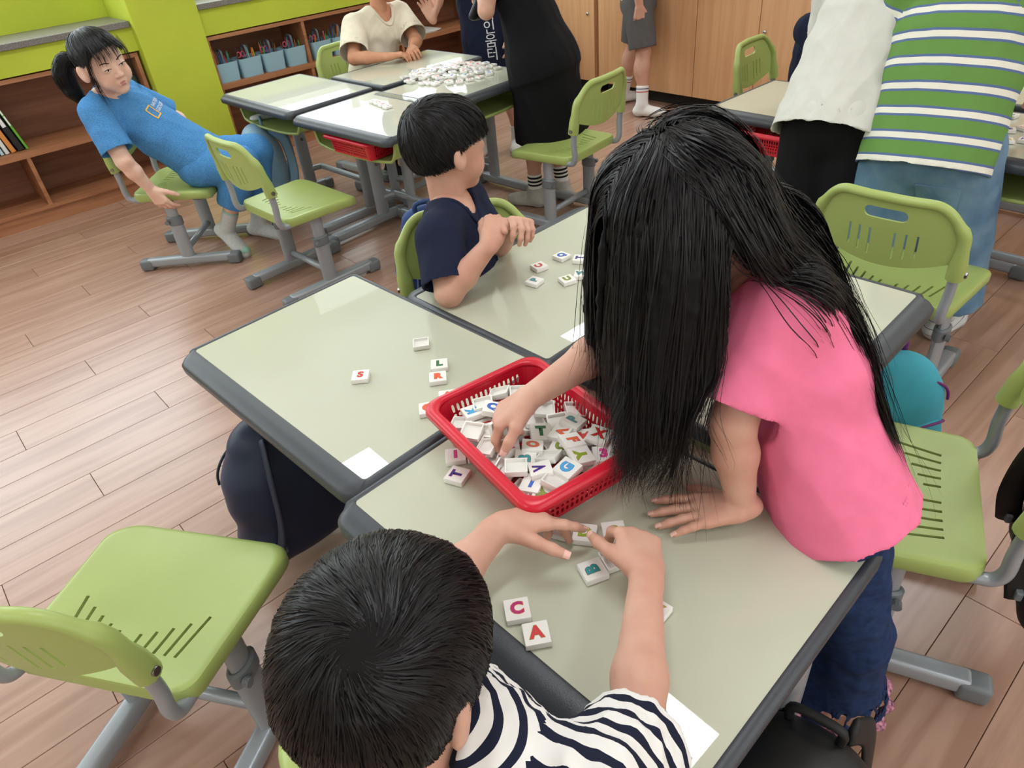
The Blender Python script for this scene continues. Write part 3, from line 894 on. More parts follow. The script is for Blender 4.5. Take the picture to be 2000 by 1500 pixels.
# ------------------------------------------------------------------ heads
class Head:
    def __init__(s, c, fwd, up, scale=1.0):
        s.c = np.asarray(c, float); y = nrm(fwd); z = nrm(np.asarray(up, float) - y * (np.asarray(up, float) @ y)); x = np.cross(y, z)
        s.R = np.stack([x, y, z], 1); s.s = scale
    def w(s, *p): return s.c + s.R @ (np.array(p, float) * s.s)
    def d(s, *p): return s.R @ np.array(p, float)
    def prims(s, F, ears=True):
        k = s.s; R = s.R.T
        F.ell(s.w(0, -0.012, 0.022), A(0.069, 0.084, 0.076) * k, R, 0.02)
        F.ell(s.w(0, 0.020, -0.022), A(0.058, 0.058, 0.068) * k, R, 0.03)
        F.ell(s.w(0, 0.052, -0.080), A(0.024, 0.022, 0.018) * k, R, 0.03)
        for x in (-1, 1):
            F.ell(s.w(x * 0.033, 0.042, -0.040), A(0.029, 0.028, 0.030) * k, R, 0.02)
            F.ell(s.w(x * 0.028, 0.079, 0.003), A(0.016, 0.010, 0.008) * k, R, 0.010, 'sub')
            F.ell(s.w(x * 0.028, 0.068, 0.002), A(0.017, 0.011, 0.011) * k, R, 0.006)
        F.cone(s.w(0, 0.074, 0.004), s.w(0, 0.087, -0.024), 0.006 * k, 0.0085 * k, 0.012)
        for x in (-1, 1): F.ell(s.w(x * 0.009, 0.080, -0.027), A(0.007, 0.007, 0.006) * k, R, 0.006)
        F.cone(s.w(-0.013, 0.072, -0.050), s.w(0.013, 0.072, -0.050), 0.0065 * k, 0.0065 * k, 0.007)
        F.cone(s.w(-0.010, 0.071, -0.059), s.w(0.010, 0.071, -0.059), 0.007 * k, 0.007 * k, 0.007)
        F.cone(s.w(-0.018, 0.082, -0.0545), s.w(0.018, 0.082, -0.0545), 0.0020 * k, 0.0020 * k, 0.004, op='sub')
        if ears:
            for x in (-1, 1):
                c = s.w(x * 0.0755, -0.012, -0.012)
                Re = (s.R @ np.array(Matrix.Rotation(x * 0.35, 3, 'Z') @ Matrix.Rotation(0.15, 3, 'X'))).T
                F.ell(c, A(0.0100, 0.0205, 0.0305) * k, Re, 0.006)
                F.ell(s.w(x * 0.0870, -0.008, -0.008), A(0.006, 0.010, 0.017) * k, Re, 0.004, 'sub')
    def face_parts(s, parent, lid=0.55):
        k = s.s
        for x in (-1, 1):
            bm = bmesh.new(); bmesh.ops.create_uvsphere(bm, u_segments=16, v_segments=10, radius=1)
            bmesh.ops.transform(bm, matrix=Matrix.Translation(s.w(x * 0.028, 0.0735, 0.002)) @ Matrix(s.R).to_4x4() @ Matrix.Diagonal((0.0112 * k, 0.006 * k, 0.0034 * k, 1)), verts=bm.verts)
            e = link('eye', bm_mesh('eye', bm, True), M_eyew, parent)
            bm = bmesh.new(); bmesh.ops.create_uvsphere(bm, u_segments=14, v_segments=8, radius=1)
            bmesh.ops.transform(bm, matrix=Matrix.Translation(s.w(x * 0.028 + 0.001, 0.0765, 0.002)) @ Matrix(s.R).to_4x4() @ Matrix.Diagonal((0.0044 * k, 0.0040 * k, 0.0034 * k, 1)), verts=bm.verts)
            link('iris', bm_mesh('iris', bm, True), M_eyed, e)
            pts = [s.w(x * 0.028 + a * 0.0135, 0.0755 + 0.0035 * (1 - a * a), 0.0022 + 0.0034 * (1 - a * a) + 0.0012 * a * x) for a in (-1, -0.5, 0, 0.5, 1)]
            V, F_ = sweep(smooth_path(pts, 3), 0.0011 * k, 6)
            link('eyelid', mesh_pd('eyelid', V, F_, True), M_hairbase, e)
            pts = [s.w(x * (0.016 + 0.028 * a), 0.0765 - 0.010 * a * a, 0.020 + 0.006 * math.sin(a * 2.4)) for a in (0, 0.25, 0.5, 0.75, 1)]
            V, F_ = sweep(smooth_path(pts, 3), 0.0016 * k, 6)
            link('eyebrow', mesh_pd('eyebrow', V, F_, True), M_hairbase, parent)
        V, F_ = [], []
        for z, hw, ry in ((-0.0510, 0.019, 0.0052), (-0.0585, 0.015, 0.0056)):
            pts = [s.w(a * hw, 0.0745 + 0.0020 * (1 - a * a), z) for a in (-1, -0.5, 0, 0.5, 1)]
            v, f = sweep(smooth_path(pts, 3), [0.0010 * k + 0.0032 * k * math.sin(PI * i / 12) for i in range(13)], 8)
            F_ += [tuple(i + len(V) for i in q) for q in f]; V += v
        link('lips', mesh_pd('lips', V, F_, True), M_lip, parent)

def cap_radius(q, rad, e=2.3):
    """star-shaped hair volume: distance from its centre along unit directions q (n,3), a slightly squared ellipsoid"""
    return (np.sum(np.abs(q / rad) ** e, axis=1)) ** (-1 / e)
def hair_cap(head, parent, line, rad=(0.083, 0.100, 0.094), cen=(0, -0.010, 0.022), whorl=(0.1, -0.75, 0.65), nstr=6000, length=(0.05, 0.10), swirl=0.35, width=0.0009, seed=1, clump=0.02, inner=0.86, gravity=0.25, whorl_gap=0.0, fringe=0.006, res=(110, 70), name='hair'):
    """cropped hair: a volume mesh that ends at a hairline, strands laid over it that stream away from the whorl.
    line(az) gives the lowest elevation the hair reaches at azimuth az (0 = face, +-pi = nape), in head space"""
    r = np.random.default_rng(seed); rad = np.array(rad); cen = np.array(cen)
    nu, nv = res
    az = np.linspace(-PI, PI, nu, endpoint=False)
    V = []; prof = np.concatenate([np.linspace(0, 1, nv) ** 0.9, [1.0, 1.0]])
    L = line(az)
    ph = r.uniform(0, 6.28, 40); kk = r.normal(size=(40, 3)) * 22
    def bump(q):
        return np.sum(np.sin(q @ kk.T * 0.9 + ph), axis=1) / 40 * 2.2 * clump
    for j, t in enumerate(prof):
        el = PI / 2 + (L - PI / 2) * t
        if j == nv + 1: el = L + 0.12
        q = np.stack([np.sin(az) * np.cos(el), np.cos(az) * np.cos(el), np.sin(el)], 1)
        R = cap_radius(q, rad) * (1 + bump(q))
        if j == nv: R = R * 0.97
        if j == nv + 1: R = R * inner
        V.append(cen + q * R[:, None])
    V = np.array(V)                                          # rows, nu, 3
    rows = len(prof)
    Q = [(j * nu + i, j * nu + (i + 1) % nu, (j + 1) * nu + (i + 1) % nu, (j + 1) * nu + i) for j in range(rows - 1) for i in range(nu)]
    v = (head.c + (V.reshape(-1, 3) * head.s) @ head.R.T)
    base = link(name, mesh_np(name, v, np.array(Q)[:, ::-1]), M_hairbase, parent)
    # strands
    wv = nrm(whorl)
    q = r.normal(size=(nstr * 4, 3)); q /= np.linalg.norm(q, axis=1)[:, None]
    a = np.arctan2(q[:, 0], q[:, 1]); el = np.arcsin(q[:, 2])
    ok = (el > line(a) + 0.02) & (q @ wv < 1 - whorl_gap * r.uniform(0, 1, len(q)))
    q = q[ok][:nstr]
    n = len(q); seg = 8
    ln = r.uniform(*length, n); off = r.uniform(-0.01, 0.022, n) ; sw = swirl + r.normal(0, 0.10, n)
    side = r.normal(0, 0.10, n)
    pts = np.zeros((n, seg + 1, 3)); tan = np.zeros((n, seg + 1, 3))
    alive_tip = np.zeros(n)
    for k in range(seg + 1):
        R = cap_radius(q, rad) * (1 + bump(q)) * (1.000 + (off + 0.010) * (0.25 + 0.75 * (k / seg) ** 0.8))
        a = np.arctan2(q[:, 0], q[:, 1]); el = np.arcsin(np.clip(q[:, 2], -1, 1))
        under = np.clip(line(a) - fringe * 4 * r.uniform(0.2, 1.2, n) * 4 - el, 0, None)
        pts[:, k] = cen + q * R[:, None]
        t = q * (q @ wv)[:, None] - wv                        # away from the whorl
        t = t / (np.linalg.norm(t, axis=1)[:, None] + 1e-6)
        c = np.cross(q, t)
        near = np.clip(q @ wv, 0, 1) ** 6
        t = t + c * (sw * near + side)[:, None] + np.array([0, 0, -gravity]) * (1 - near)[:, None]
        t = t - q * np.sum(t * q, 1)[:, None]; t /= np.linalg.norm(t, axis=1)[:, None] + 1e-6
        step = ln / seg / np.maximum(R, 0.03)
        step = step * np.where(under > 0, 0.0, 1.0)
        q = q + t * step[:, None]; q /= np.linalg.norm(q, axis=1)[:, None]
    P = head.c + (pts.reshape(-1, 3) * head.s) @ head.R.T
    P = P.reshape(n, seg + 1, 3)
    strands(name + '_strands', P, (P - (head.c + head.R @ (cen * head.s))), width * head.s, base, r)
    return base
def strands(name, P, out, width, parent, r, material=None, stuff=True):
    """thin ribbons along P (n, m, 3), lying flat across the outward directions"""
    n, m, _ = P.shape
    T = np.gradient(P, axis=1); T /= np.linalg.norm(T, axis=2)[:, :, None] + 1e-9
    O = out / (np.linalg.norm(out, axis=2)[:, :, None] + 1e-9)
    O = O + r.normal(0, 0.35, (n, 1, 3)); S_ = np.cross(T, O); S_ /= np.linalg.norm(S_, axis=2)[:, :, None] + 1e-9
    w = width * r.uniform(0.6, 1.3, (n, 1, 1)) * np.minimum(1, np.linspace(2.2, 0.12, m))[None, :, None]
    V = np.stack([P - S_ * w / 2, P + S_ * w / 2], 2).reshape(-1, 3)
    i = np.arange(n)[:, None] * (2 * m) + 2 * np.arange(m - 1)[None, :]
    Q = np.stack([i, i + 1, i + 3, i + 2], 2).reshape(-1, 4)
    o = link(name, mesh_np(name, V, Q), material or M_hair, parent)
    if stuff: o['kind'] = 'stuff'
    return o
# ================================================================== people
def lerp(a, b, t): return np.asarray(a, float) * (1 - t) + np.asarray(b, float) * t
def V3(v): return Vector((float(v[0]), float(v[1]), float(v[2])))
class Person:
    def __init__(s, label, j, head, scale=1.0, skin=None, base=None):
        s.j = {k: np.asarray(v, float) if not isinstance(v, dict) else v for k, v in j.items()}
        s.k = scale; s.h = Head(*head, scale=scale); s.skin = skin or M_skin
        J = s.j
        s.up = nrm(J['neck'] - J['pel']); x = J['sR'] - J['sL']; s.x = nrm(x - s.up * (x @ s.up)); s.f = np.cross(s.up, s.x)
        hx = J.get('hx', s.x); hx = nrm(hx)
        J.setdefault('hR', J['pel'] + hx * 0.068 * scale); J.setdefault('hL', J['pel'] - hx * 0.068 * scale)
        s.loc = np.asarray(base if base is not None else [J['pel'][0], J['pel'][1], 0.0], float)
        s.root = thing('person', label, 'person', tuple(s.loc))
        s.chest = lerp(J['neck'], J['pel'], 0.30)
    def body(s, h=0.005, hands=None, legs=True, shod=False, fine=None, head_h=None):
        """fine: voxel of the forearm-and-hand meshes; hands: {'R': args, 'L': args}"""
        J, k = s.j, s.k
        F = Field()
        F.ecap(J['pel'], lerp(J['pel'], J['neck'], 0.45), s.x, 0.095 * k, 0.088 * k, 0.070 * k, 0.066 * k, 0.03)
        F.ecap(lerp(J['pel'], J['neck'], 0.45), lerp(J['pel'], J['neck'], 0.86), s.x, 0.088 * k, 0.095 * k, 0.066 * k, 0.060 * k, 0.03)
        hb = s.h.w(0, -0.022, -0.060)
        parts = []
        for sd in 'LR':
            F.cone(lerp(J['neck'], J['s' + sd], 0.25), J['s' + sd], 0.034 * k, 0.028 * k, 0.03)
            F.cone(J['s' + sd] * 0.8 + J['e' + sd] * 0.2, J['e' + sd], 0.034 * k, 0.030 * k, 0.015)
        if legs:
            for sd in 'LR':
                F.cone(J['h' + sd], J['k' + sd], 0.058 * k, 0.043 * k, 0.02)
                F.cone(J['k' + sd], J['a' + sd], 0.041 * k, 0.025 * k, 0.012)
                cdir = nrm(J['a' + sd] - J['k' + sd]); back = -np.asarray(J['toe' + sd], float); back = nrm(back - cdir * (back @ cdir))
                F.ell(lerp(J['k' + sd], J['a' + sd], 0.33) + back * 0.014 * k, A(0.038, 0.038, 0.06) * k, None, 0.03)
                if not shod: s.foot(F, sd)
        if head_h is None and fine is None:
            s.h.prims(F); F.cone(J['neck'] - s.up * 0.03, hb, 0.043 * k, 0.038 * k, 0.025)
        arms = F if fine is None else None
        tips = []
        for sd in 'LR':
            T = F if fine is None else Field()
            if fine is not None: T.cone(lerp(J['s' + sd], J['e' + sd], 0.5), J['e' + sd], 0.034 * k, 0.030 * k, 0.01)
            T.cone(J['e' + sd], lerp(J['e' + sd], J['w' + sd], 0.35), 0.0300 * k, 0.0290 * k, 0.012)
            T.cone(lerp(J['e' + sd], J['w' + sd], 0.35), J['w' + sd], 0.0290 * k, 0.0195 * k, 0.014, flat=0.92, n=hands[sd][1] if hands and sd in hands else None)
            if hands and sd in hands:
                tips.append(hand_prims(T, J['w' + sd], *hands[sd][:2], (-1 if sd == 'R' else 1), **(hands[sd][2] if len(hands[sd]) > 2 else {}), s=k))
            if fine is not None: parts.append((T, fine))
        if head_h is not None or fine is not None:
            T = Field(); s.h.prims(T); T.cone(J['neck'] - s.up * 0.03, hb, 0.043 * k, 0.038 * k, 0.025); parts.append((T, head_h or h))
        parts.append((F, h))
        VV, QQ, o = [], [], 0
        for T, hh in parts:
            v, q = T.mesh(hh); v = relax(v, q, 1, 0.4)
            VV.append(v); QQ.append(q + o); o += len(v)
        s.body_ob = link('body', mesh_np('body', np.concatenate(VV), np.concatenate(QQ)), s.skin, s.root)
        s.tips = tips
        return s
    def foot(s, F, sd, grow=0.0, k_=0.012):
        J, k = s.j, s.k
        a = J['a' + sd]; t = nrm(J['toe' + sd]); dn = J.get('sole' + sd, A(0, 0, -1)); dn = nrm(dn - t * (dn @ t))
        F.cone(a, a + dn * 0.035 * k - t * 0.018 * k, 0.026 * k + grow, 0.028 * k + grow, k_)
        F.cone(a + dn * 0.038 * k - t * 0.02 * k, a + dn * 0.044 * k + t * 0.085 * k, 0.027 * k + grow, 0.031 * k + grow, k_, flat=0.72, n=dn)
        F.cone(a + dn * 0.02 * k, a + dn * 0.045 * k + t * 0.115 * k, 0.025 * k + grow, 0.022 * k + grow, k_, flat=0.8, n=dn)
    def sock(s, sd, material, up=0.05, h=0.004, name='sock', grow=0.003):
        F = Field(); s.foot(F, sd, grow)
        a, kn = s.j['a' + sd], s.j['k' + sd]
        top = a + nrm(kn - a) * up * s.k
        F.cone(a, top, 0.028 * s.k + grow, 0.030 * s.k + grow, 0.012, fe=True)
        v, q = F.mesh(h); v = relax(v, q, 1, 0.4)
        me = mesh_np(name, v, q); attr(me, 'band', (v - a) @ nrm(kn - a))
        return link(name, me, material, s.root)
    def shoe(s, sd, material, sole):
        F = Field(); s.foot(F, sd, 0.008, 0.014)
        J, k = s.j, s.k; a = J['a' + sd]; t = nrm(J['toe' + sd])
        F.cone(a, a + A(0, 0, 0.02) * k, 0.036 * k, 0.036 * k, 0.01, fe=True)
        F.cone(a + A(0, 0, 0.005), a + A(0, 0, 0.06), 0.030 * k, 0.030 * k, 0.003, op='sub')
        v, q = F.mesh(0.004); v = relax(v, q, 1)
        v[:, 2] = np.maximum(v[:, 2], 0.004)
        o = link('shoe', mesh_np('shoe', v, q), material, s.root)
        F = Field(); s.foot(F, sd, 0.010, 0.014); F.cut((0, 0, 0.016), (0, 0, 1))
        v, q = F.mesh(0.004); v[:, 2] = np.maximum(v[:, 2], 0.001)
        link('shoe_sole', mesh_np('shoe_sole', v, q), sole, o)
        return o
    def garment(s, name, F, material, h=0.005, wr=(0.0025, 117), axis=None, seed=0, band=False, relax_n=2, post=None):
        v, q = F.mesh(h); v = relax(v, q, relax_n, 0.5)
        idx, par = F.nearest(v)
        if wr: v = wrinkle(v, q, wr[0], wr[1], seed, axis if axis is not None else s.up)
        if post is not None: v = post(v)
        me = mesh_np(name, v, q)
        if band:
            tg = F.tags(idx).astype(float); slv = np.array([p[0] == 'cone' and p[8] == 'add' for p in F.pr])[idx]
            pr = [i for i, p in enumerate(F.pr) if p[8] == 'add']
            torso = [i for i in pr if F.pr[i][0] == 'ecap']; cones = [i for i in pr if F.pr[i][0] == 'cone' and F.pr[i][10]]
            def coord(i, w):
                p = F.pr[i]; ab = p[2] - p[1]; return float(p[9]) + (w - p[1]) @ (ab / np.linalg.norm(ab))
            def rho(i, w):
                p = F.pr[i]; ab = nrm(p[2] - p[1]); d_ = w - p[1]; tt = np.clip(d_ @ ab, 0, np.linalg.norm(p[2] - p[1])); return np.linalg.norm(d_ - tt[:, None] * ab, axis=1)
            dt = np.stack([F._dist(F.pr[i], v[:, 0], v[:, 1], v[:, 2]) for i in torso], 1)
            a0, b0_ = F.pr[torso[0]][1], F.pr[torso[2]][2]; u0 = nrm(b0_ - a0); t0 = (v - a0) @ u0
            ct = t0 if band == 'axis' else t0 + np.linalg.norm(v - a0 - t0[:, None] * u0, axis=1)
            dc = np.stack([F._dist(F.pr[i], v[:, 0], v[:, 1], v[:, 2]) for i in cones], 1); ic = np.argmin(dc, 1)
            cc = np.stack([coord(i, v) for i in cones], 1)[np.arange(len(v)), ic]
            on = (dc.min(1) < dt.min(1)).astype(float)
            face = on[q].mean(1) >= 0.5
            val = np.where(face[:, None], cc[q], ct[q]).ravel()
            a = me.attributes.new('band', 'FLOAT', 'CORNER'); a.data.foreach_set('value', val.astype(np.float32))
        return link(name, me, material, s.root)
    def shirt(s, material, hem, sleeve=0.7, w=(0.080, 0.126, 0.126, 0.138), d=(0.052, 0.082, 0.086, 0.098), sr=(0.052, 0.060), h=0.005, wr=(0.0025, 117), neck_r=0.055, band=False, seed=0, waist=0.55, name='shirt', crew=False, sleeves='LR', extra=None, hx=None, top=0.035):
        J, k = s.j, s.k; F = Field()
        hem = np.asarray(hem, float); wa = lerp(J['neck'], J['pel'], waist) if waist is not None else lerp(s.chest, hem, 0.5)
        top = J['neck'] - s.up * top * k
        c = 0.0
        chain = [(top, w[0], d[0]), (s.chest, w[1], d[1]), (wa, w[2], d[2]), (hem, w[3], d[3])]
        for i in range(3):
            (a, w0, d0), (b, w1, d1) = chain[i], chain[i + 1]
            F.ecap(a, b, s.x if (i < 2 or hx is None) else hx, w0 * k, w1 * k, d0 * k, d1 * k, 0.03, tag=c, fe=(i == 2)); c += np.linalg.norm(b - a)
        u = nrm(hem - wa)
        for sd in 'LR':
            F.cone(lerp(J['neck'], J['s' + sd], 0.30) - s.up * 0.012 * k, J['s' + sd] - s.up * 0.002, 0.050 * k, 0.050 * k, 0.035, tag=0.0)
            if sd in sleeves:
                e = lerp(J['s' + sd], J['e' + sd], sleeve); u2 = nrm(J['e' + sd] - J['s' + sd])
                F.cone(J['s' + sd], e, sr[0] * k, sr[1] * k, 0.022, tag=0.02, fe=True)
                F.cone(e - u2 * 0.028, e + u2 * 0.02, (sr[1] - 0.009) * k, (sr[1] - 0.006) * k, 0.003, op='sub')
        F.ecap(hem - u * 0.03, hem + u * 0.05, s.x if hx is None else hx, (w[3] - 0.010) * k, (w[3] - 0.008) * k, (d[3] - 0.010) * k, (d[3] - 0.008) * k, 0.003, op='sub')
        nb = s.h.w(0, -0.02, -0.06)
        F.cone(J['neck'] - s.up * 0.012 * k + s.f * 0.012, J['neck'] + nrm(nb - J['neck']) * 0.10, neck_r * 0.92 * k, neck_r * 1.3 * k, 0.006, op='sub')
        if extra: extra(F)
        s.shirt_ob = s.garment(name, F, material, h, wr, None, seed, band)
        if crew:
            ax = nrm(nb - J['neck']); cx = nrm(np.cross(s.f, ax)); cy = np.cross(ax, cx)
            bvh = BVHTree.FromPolygons([p.co[:] for p in s.shirt_ob.data.vertices], [p.vertices[:] for p in s.shirt_ob.data.polygons])
            rr_ = neck_r * 0.98 * k + 0.004; ctr = J['neck'] - s.up * 0.012 * k + s.f * 0.012; pts = []
            for i in range(40):
                a = 2 * PI * i / 40; o_ = ctr + (cx * math.cos(a) + cy * math.sin(a)) * rr_ + ax * 0.09
                h_, n_, _, _ = bvh.ray_cast(V3(o_), V3(-ax), 0.18)
                pts.append(np.array(h_) if h_ is not None else None)
            good = [p for p in pts if p is not None]
            if len(good) > 30:
                P_ = np.array(good)
                for _ in range(4): P_ = 0.5 * P_ + 0.25 * (np.roll(P_, 1, 0) + np.roll(P_, -1, 0))
                V, F_ = sweep(list(P_ + ax * 0.001), 0.0072 * k, 8, closed=True, flat=0.6, upv=ax)
                link('collar', mesh_pd('collar', V, F_, True), crew if crew is not True else material, s.shirt_ob)
        return s
    def trousers(s, material, name, end=0.9, r=(0.078, 0.062, 0.056), h=0.005, wr=(0.003, 104), seed=0, hips=(0.118, 0.092), flare=None, waist_up=0.06, band=False):
        """end: fraction down thigh (0..1) or 1 + fraction down the shin where each leg ends"""
        J, k = s.j, s.k; F = Field()
        hx = nrm(J['hR'] - J['hL'])
        F.ecap(J['pel'] + s.up * waist_up * k, J['pel'] - s.up * 0.005 * k, hx, (hips[0] - 0.006) * k, hips[0] * k, (hips[1] - 0.006) * k, hips[1] * k, 0.03)
        for sd in 'LR':
            hp, kn, an = J['h' + sd], J['k' + sd], J['a' + sd]
            if end <= 1:
                e = lerp(hp, kn, end); F.cone(hp, e, r[0] * k, r[1] * k, 0.03, fe=True); u = nrm(kn - hp); rr = r[1]
            else:
                F.cone(hp, kn, r[0] * k, r[1] * k, 0.03)
                e = lerp(kn, an, end - 1); u = nrm(an - kn)
                if flare:
                    m = lerp(kn, an, 0.35); F.cone(kn, m, r[1] * k, r[1] * 0.98 * k, 0.02); F.cone(m, e, r[1] * 0.98 * k, r[2] * k, 0.03, fe=True)
                else: F.cone(kn, e, r[1] * k, r[2] * k, 0.02, fe=True)
                rr = r[2]
            F.cone(e - u * 0.025, e + u * 0.03, (rr - 0.009) * k, (rr - 0.007) * k, 0.003, op='sub')
        return s.garment(name, F, material, h, wr, A(0, 0, 1), seed, band)
    def decal(s, txt, size, centre, xdir, ydir, material, target=None, name='print', bold=0.0, me=None, push=0.0012):
        """flat printing laid onto the cloth: glyphs projected along the local normal"""
        t = target or s.shirt_ob
        bvh = BVHTree.FromObject(t, bpy.context.evaluated_depsgraph_get()) if False else BVHTree.FromPolygons([v.co[:] for v in t.data.vertices], [p.vertices[:] for p in t.data.polygons])
        src = me or text_mesh(txt, size, 0.0, bold=bold)
        bm = bmesh.new(); bm.from_mesh(src)
        bmesh.ops.triangulate(bm, faces=bm.faces)
        bmesh.ops.subdivide_edges(bm, edges=[e for e in bm.edges if e.calc_length() > size * 0.25], cuts=2)
        xd, yd = nrm(xdir), nrm(ydir); zd = np.cross(xd, yd); c = np.asarray(centre, float)
        for v in bm.verts:
            p = c + xd * v.co.x + yd * v.co.y + zd * 0.10
            hit, nn, _, _ = bvh.ray_cast(V3(p), V3(-zd), 0.35)
            v.co = (hit + nn * push) if hit is not None else V3(c + xd * v.co.x + yd * v.co.y)
        return link(name, bm_mesh(name, bm), material, t)
    def done(s):
        for ch in s.root.children: ch.location = tuple(-s.loc)
        return s

WV = lambda u, v, z=0.0: np.array([-0.311 + u * 0.6561 + v * 0.7547, 1.205 - u * 0.7547 + v * 0.6561, z])   # near desk group: u along the width, v away from the sitters
DU, DV = A(0.6561, -0.7547, 0), A(0.7547, 0.6561, 0)
Z = A(0, 0, 1)
def HL(az_pts):
    """hairline: elevation over azimuth (degrees), symmetric about the face"""
    a = np.radians([p[0] for p in az_pts]); e = np.radians([p[1] for p in az_pts])
    return lambda az: np.interp(np.abs(az), a, e)

# ---------------------------------------------------------------- boy in the striped shirt, seen from above
M_stripe = stripe_mat('navy_white_stripes', 'band', 0.027, [(0, (28, 32, 52)), (0.40, (232, 230, 226))], None)
M_jeans = cloth('dark_blue_denim', (52, 72, 104), 0.3, 60)
P1 = Person('boy in a navy and white striped shirt, black hair seen from above, sorting tiles', dict(
    pel=WV(0.785, -0.37, 0.44), neck=WV(0.800, -0.395, 0.752), sR=WV(0.930, -0.355, 0.722), sL=WV(0.650, -0.360, 0.722),
    eR=WV(0.905, -0.262, 0.655), wR=A(0.142, 0.560, 0.652), eL=WV(0.60, -0.275, 0.640), wL=A(-0.036, 0.648, 0.668),
    kR=WV(0.87, -0.06, 0.43), kL=WV(0.70, -0.06, 0.43), aR=WV(0.87, -0.10, 0.08), aL=WV(0.70, -0.10, 0.08), toeR=DV, toeL=DV),
    (A(-0.130, 0.354, 0.830), A(0.39, 0.77, 0) - Z * 0.42, Z * 0.86 + A(0.18, 0.36, 0)), 1.0)
P1.body(0.006, hands={'R': (A(0.02, 1.0, 0.10), A(-0.35, 0.1, -1.0), dict(curl=((0.85, 0.9, 0.5), (1.0, 1.0, 0.5), (1.05, 1.0, 0.6), (1.0, 0.9, 0.6)), thumb=(0.45, 0.35), thumb_out=0.7)),
                      'L': (A(0.92, 0.36, -0.16), A(0.05, -0.25, -1.0), dict(curl=((0.25, 0.15, 0.1), (0.55, 0.45, 0.3), (0.8, 0.7, 0.4), (0.9, 0.8, 0.5)), thumb=(0.25, 0.2), thumb_out=1.0))}, fine=0.0018, head_h=0.004)
nails([t for tp in P1.tips for t in tp], P1.root)
P1.shirt(M_stripe, WV(0.785, -0.34, 0.42), neck_r=0.046, top=0.012, crew=cloth('navy_rib', (30, 34, 52)), sleeve=0.96, sr=(0.056, 0.060), h=0.0042, wr=(0.0045, 143), band=True, seed=3)
P1.trousers(M_jeans, 'jeans', 1.85)
hair_cap(P1.h, P1.root, HL([(0, 12), (50, 2), (74, -2), (92, -8), (108, -22), (125, -46), (180, -56)]), rad=(0.082, 0.100, 0.093), whorl=(0.28, -0.80, 0.54), nstr=15000, length=(0.06, 0.11), swirl=0.9, width=0.0010, seed=5, clump=0.03, whorl_gap=0.02, gravity=0.35)
P1.done()

# ---------------------------------------------------------------- girl in pink with long black hair
M_pink = cloth('pink_jersey', (242, 124, 160), 0.05, 40)
M_denim2 = cloth('indigo_denim', (38, 58, 98), 0.35, 80)
P2 = Person('girl in pink with long black hair leaning over to the red basket', dict(
    pel=A(0.436, 0.712, 0.640), neck=A(0.350, 0.875, 0.915), sL=A(0.352, 0.765, 0.895), sR=A(0.310, 0.965, 0.872),
    eL=A(0.285, 0.705, 0.760), wL=A(0.300, 0.672, 0.632), eR=A(0.175, 0.895, 0.790), wR=A(0.026, 0.842, 0.732),
    hx=A(0.15, 0.9, 0), kL=A(0.510, 0.650, 0.33), kR=A(0.440, 0.715, 0.33), aL=A(0.548, 0.694, 0.075), aR=A(0.480, 0.735, 0.075), toeL=A(-0.9, -0.2, 0), toeR=A(-0.9, 0.1, 0)),
    (A(0.236, 0.826, 1.003), A(-0.78, -0.10, -0.62), A(-0.55, -0.10, 0.83)), 1.0, base=(0.53, 0.70, 0))
P2.body(0.006, hands={'R': (A(-0.80, -0.05, -0.45), A(-0.35, -0.10, -0.9), dict(curl=((0.7, 0.6, 0.3), (0.95, 0.8, 0.4), (1.1, 0.9, 0.5), (1.1, 0.9, 0.5)), thumb=(0.5, 0.3), thumb_out=0.6)),
                      'L': (A(-0.97, 0.10, -0.12), A(-0.1, 0.0, -1.0), dict(curl=((0.05, 0.1, 0.08), (0.05, 0.12, 0.08), (0.05, 0.12, 0.08), (0.05, 0.12, 0.1)), thumb=(0.1, 0.1), spread=0.22))}, fine=0.0018, head_h=0.004)
nails([t for tp in P2.tips for t in tp], P2.root)
P2.shirt(M_pink, A(0.462, 0.690, 0.578), sleeve=0.86, sr=(0.056, 0.062), w=(0.080, 0.122, 0.126, 0.142), d=(0.052, 0.070, 0.084, 0.106), h=0.0042, hx=A(0.2, 0.9, 0), wr=(0.0030, 99), seed=8)
P2.trousers(M_denim2, 'jeans', 1.92, r=(0.064, 0.056, 0.086), flare=True, h=0.005, hips=(0.085, 0.070), seed=4, waist_up=-0.035)

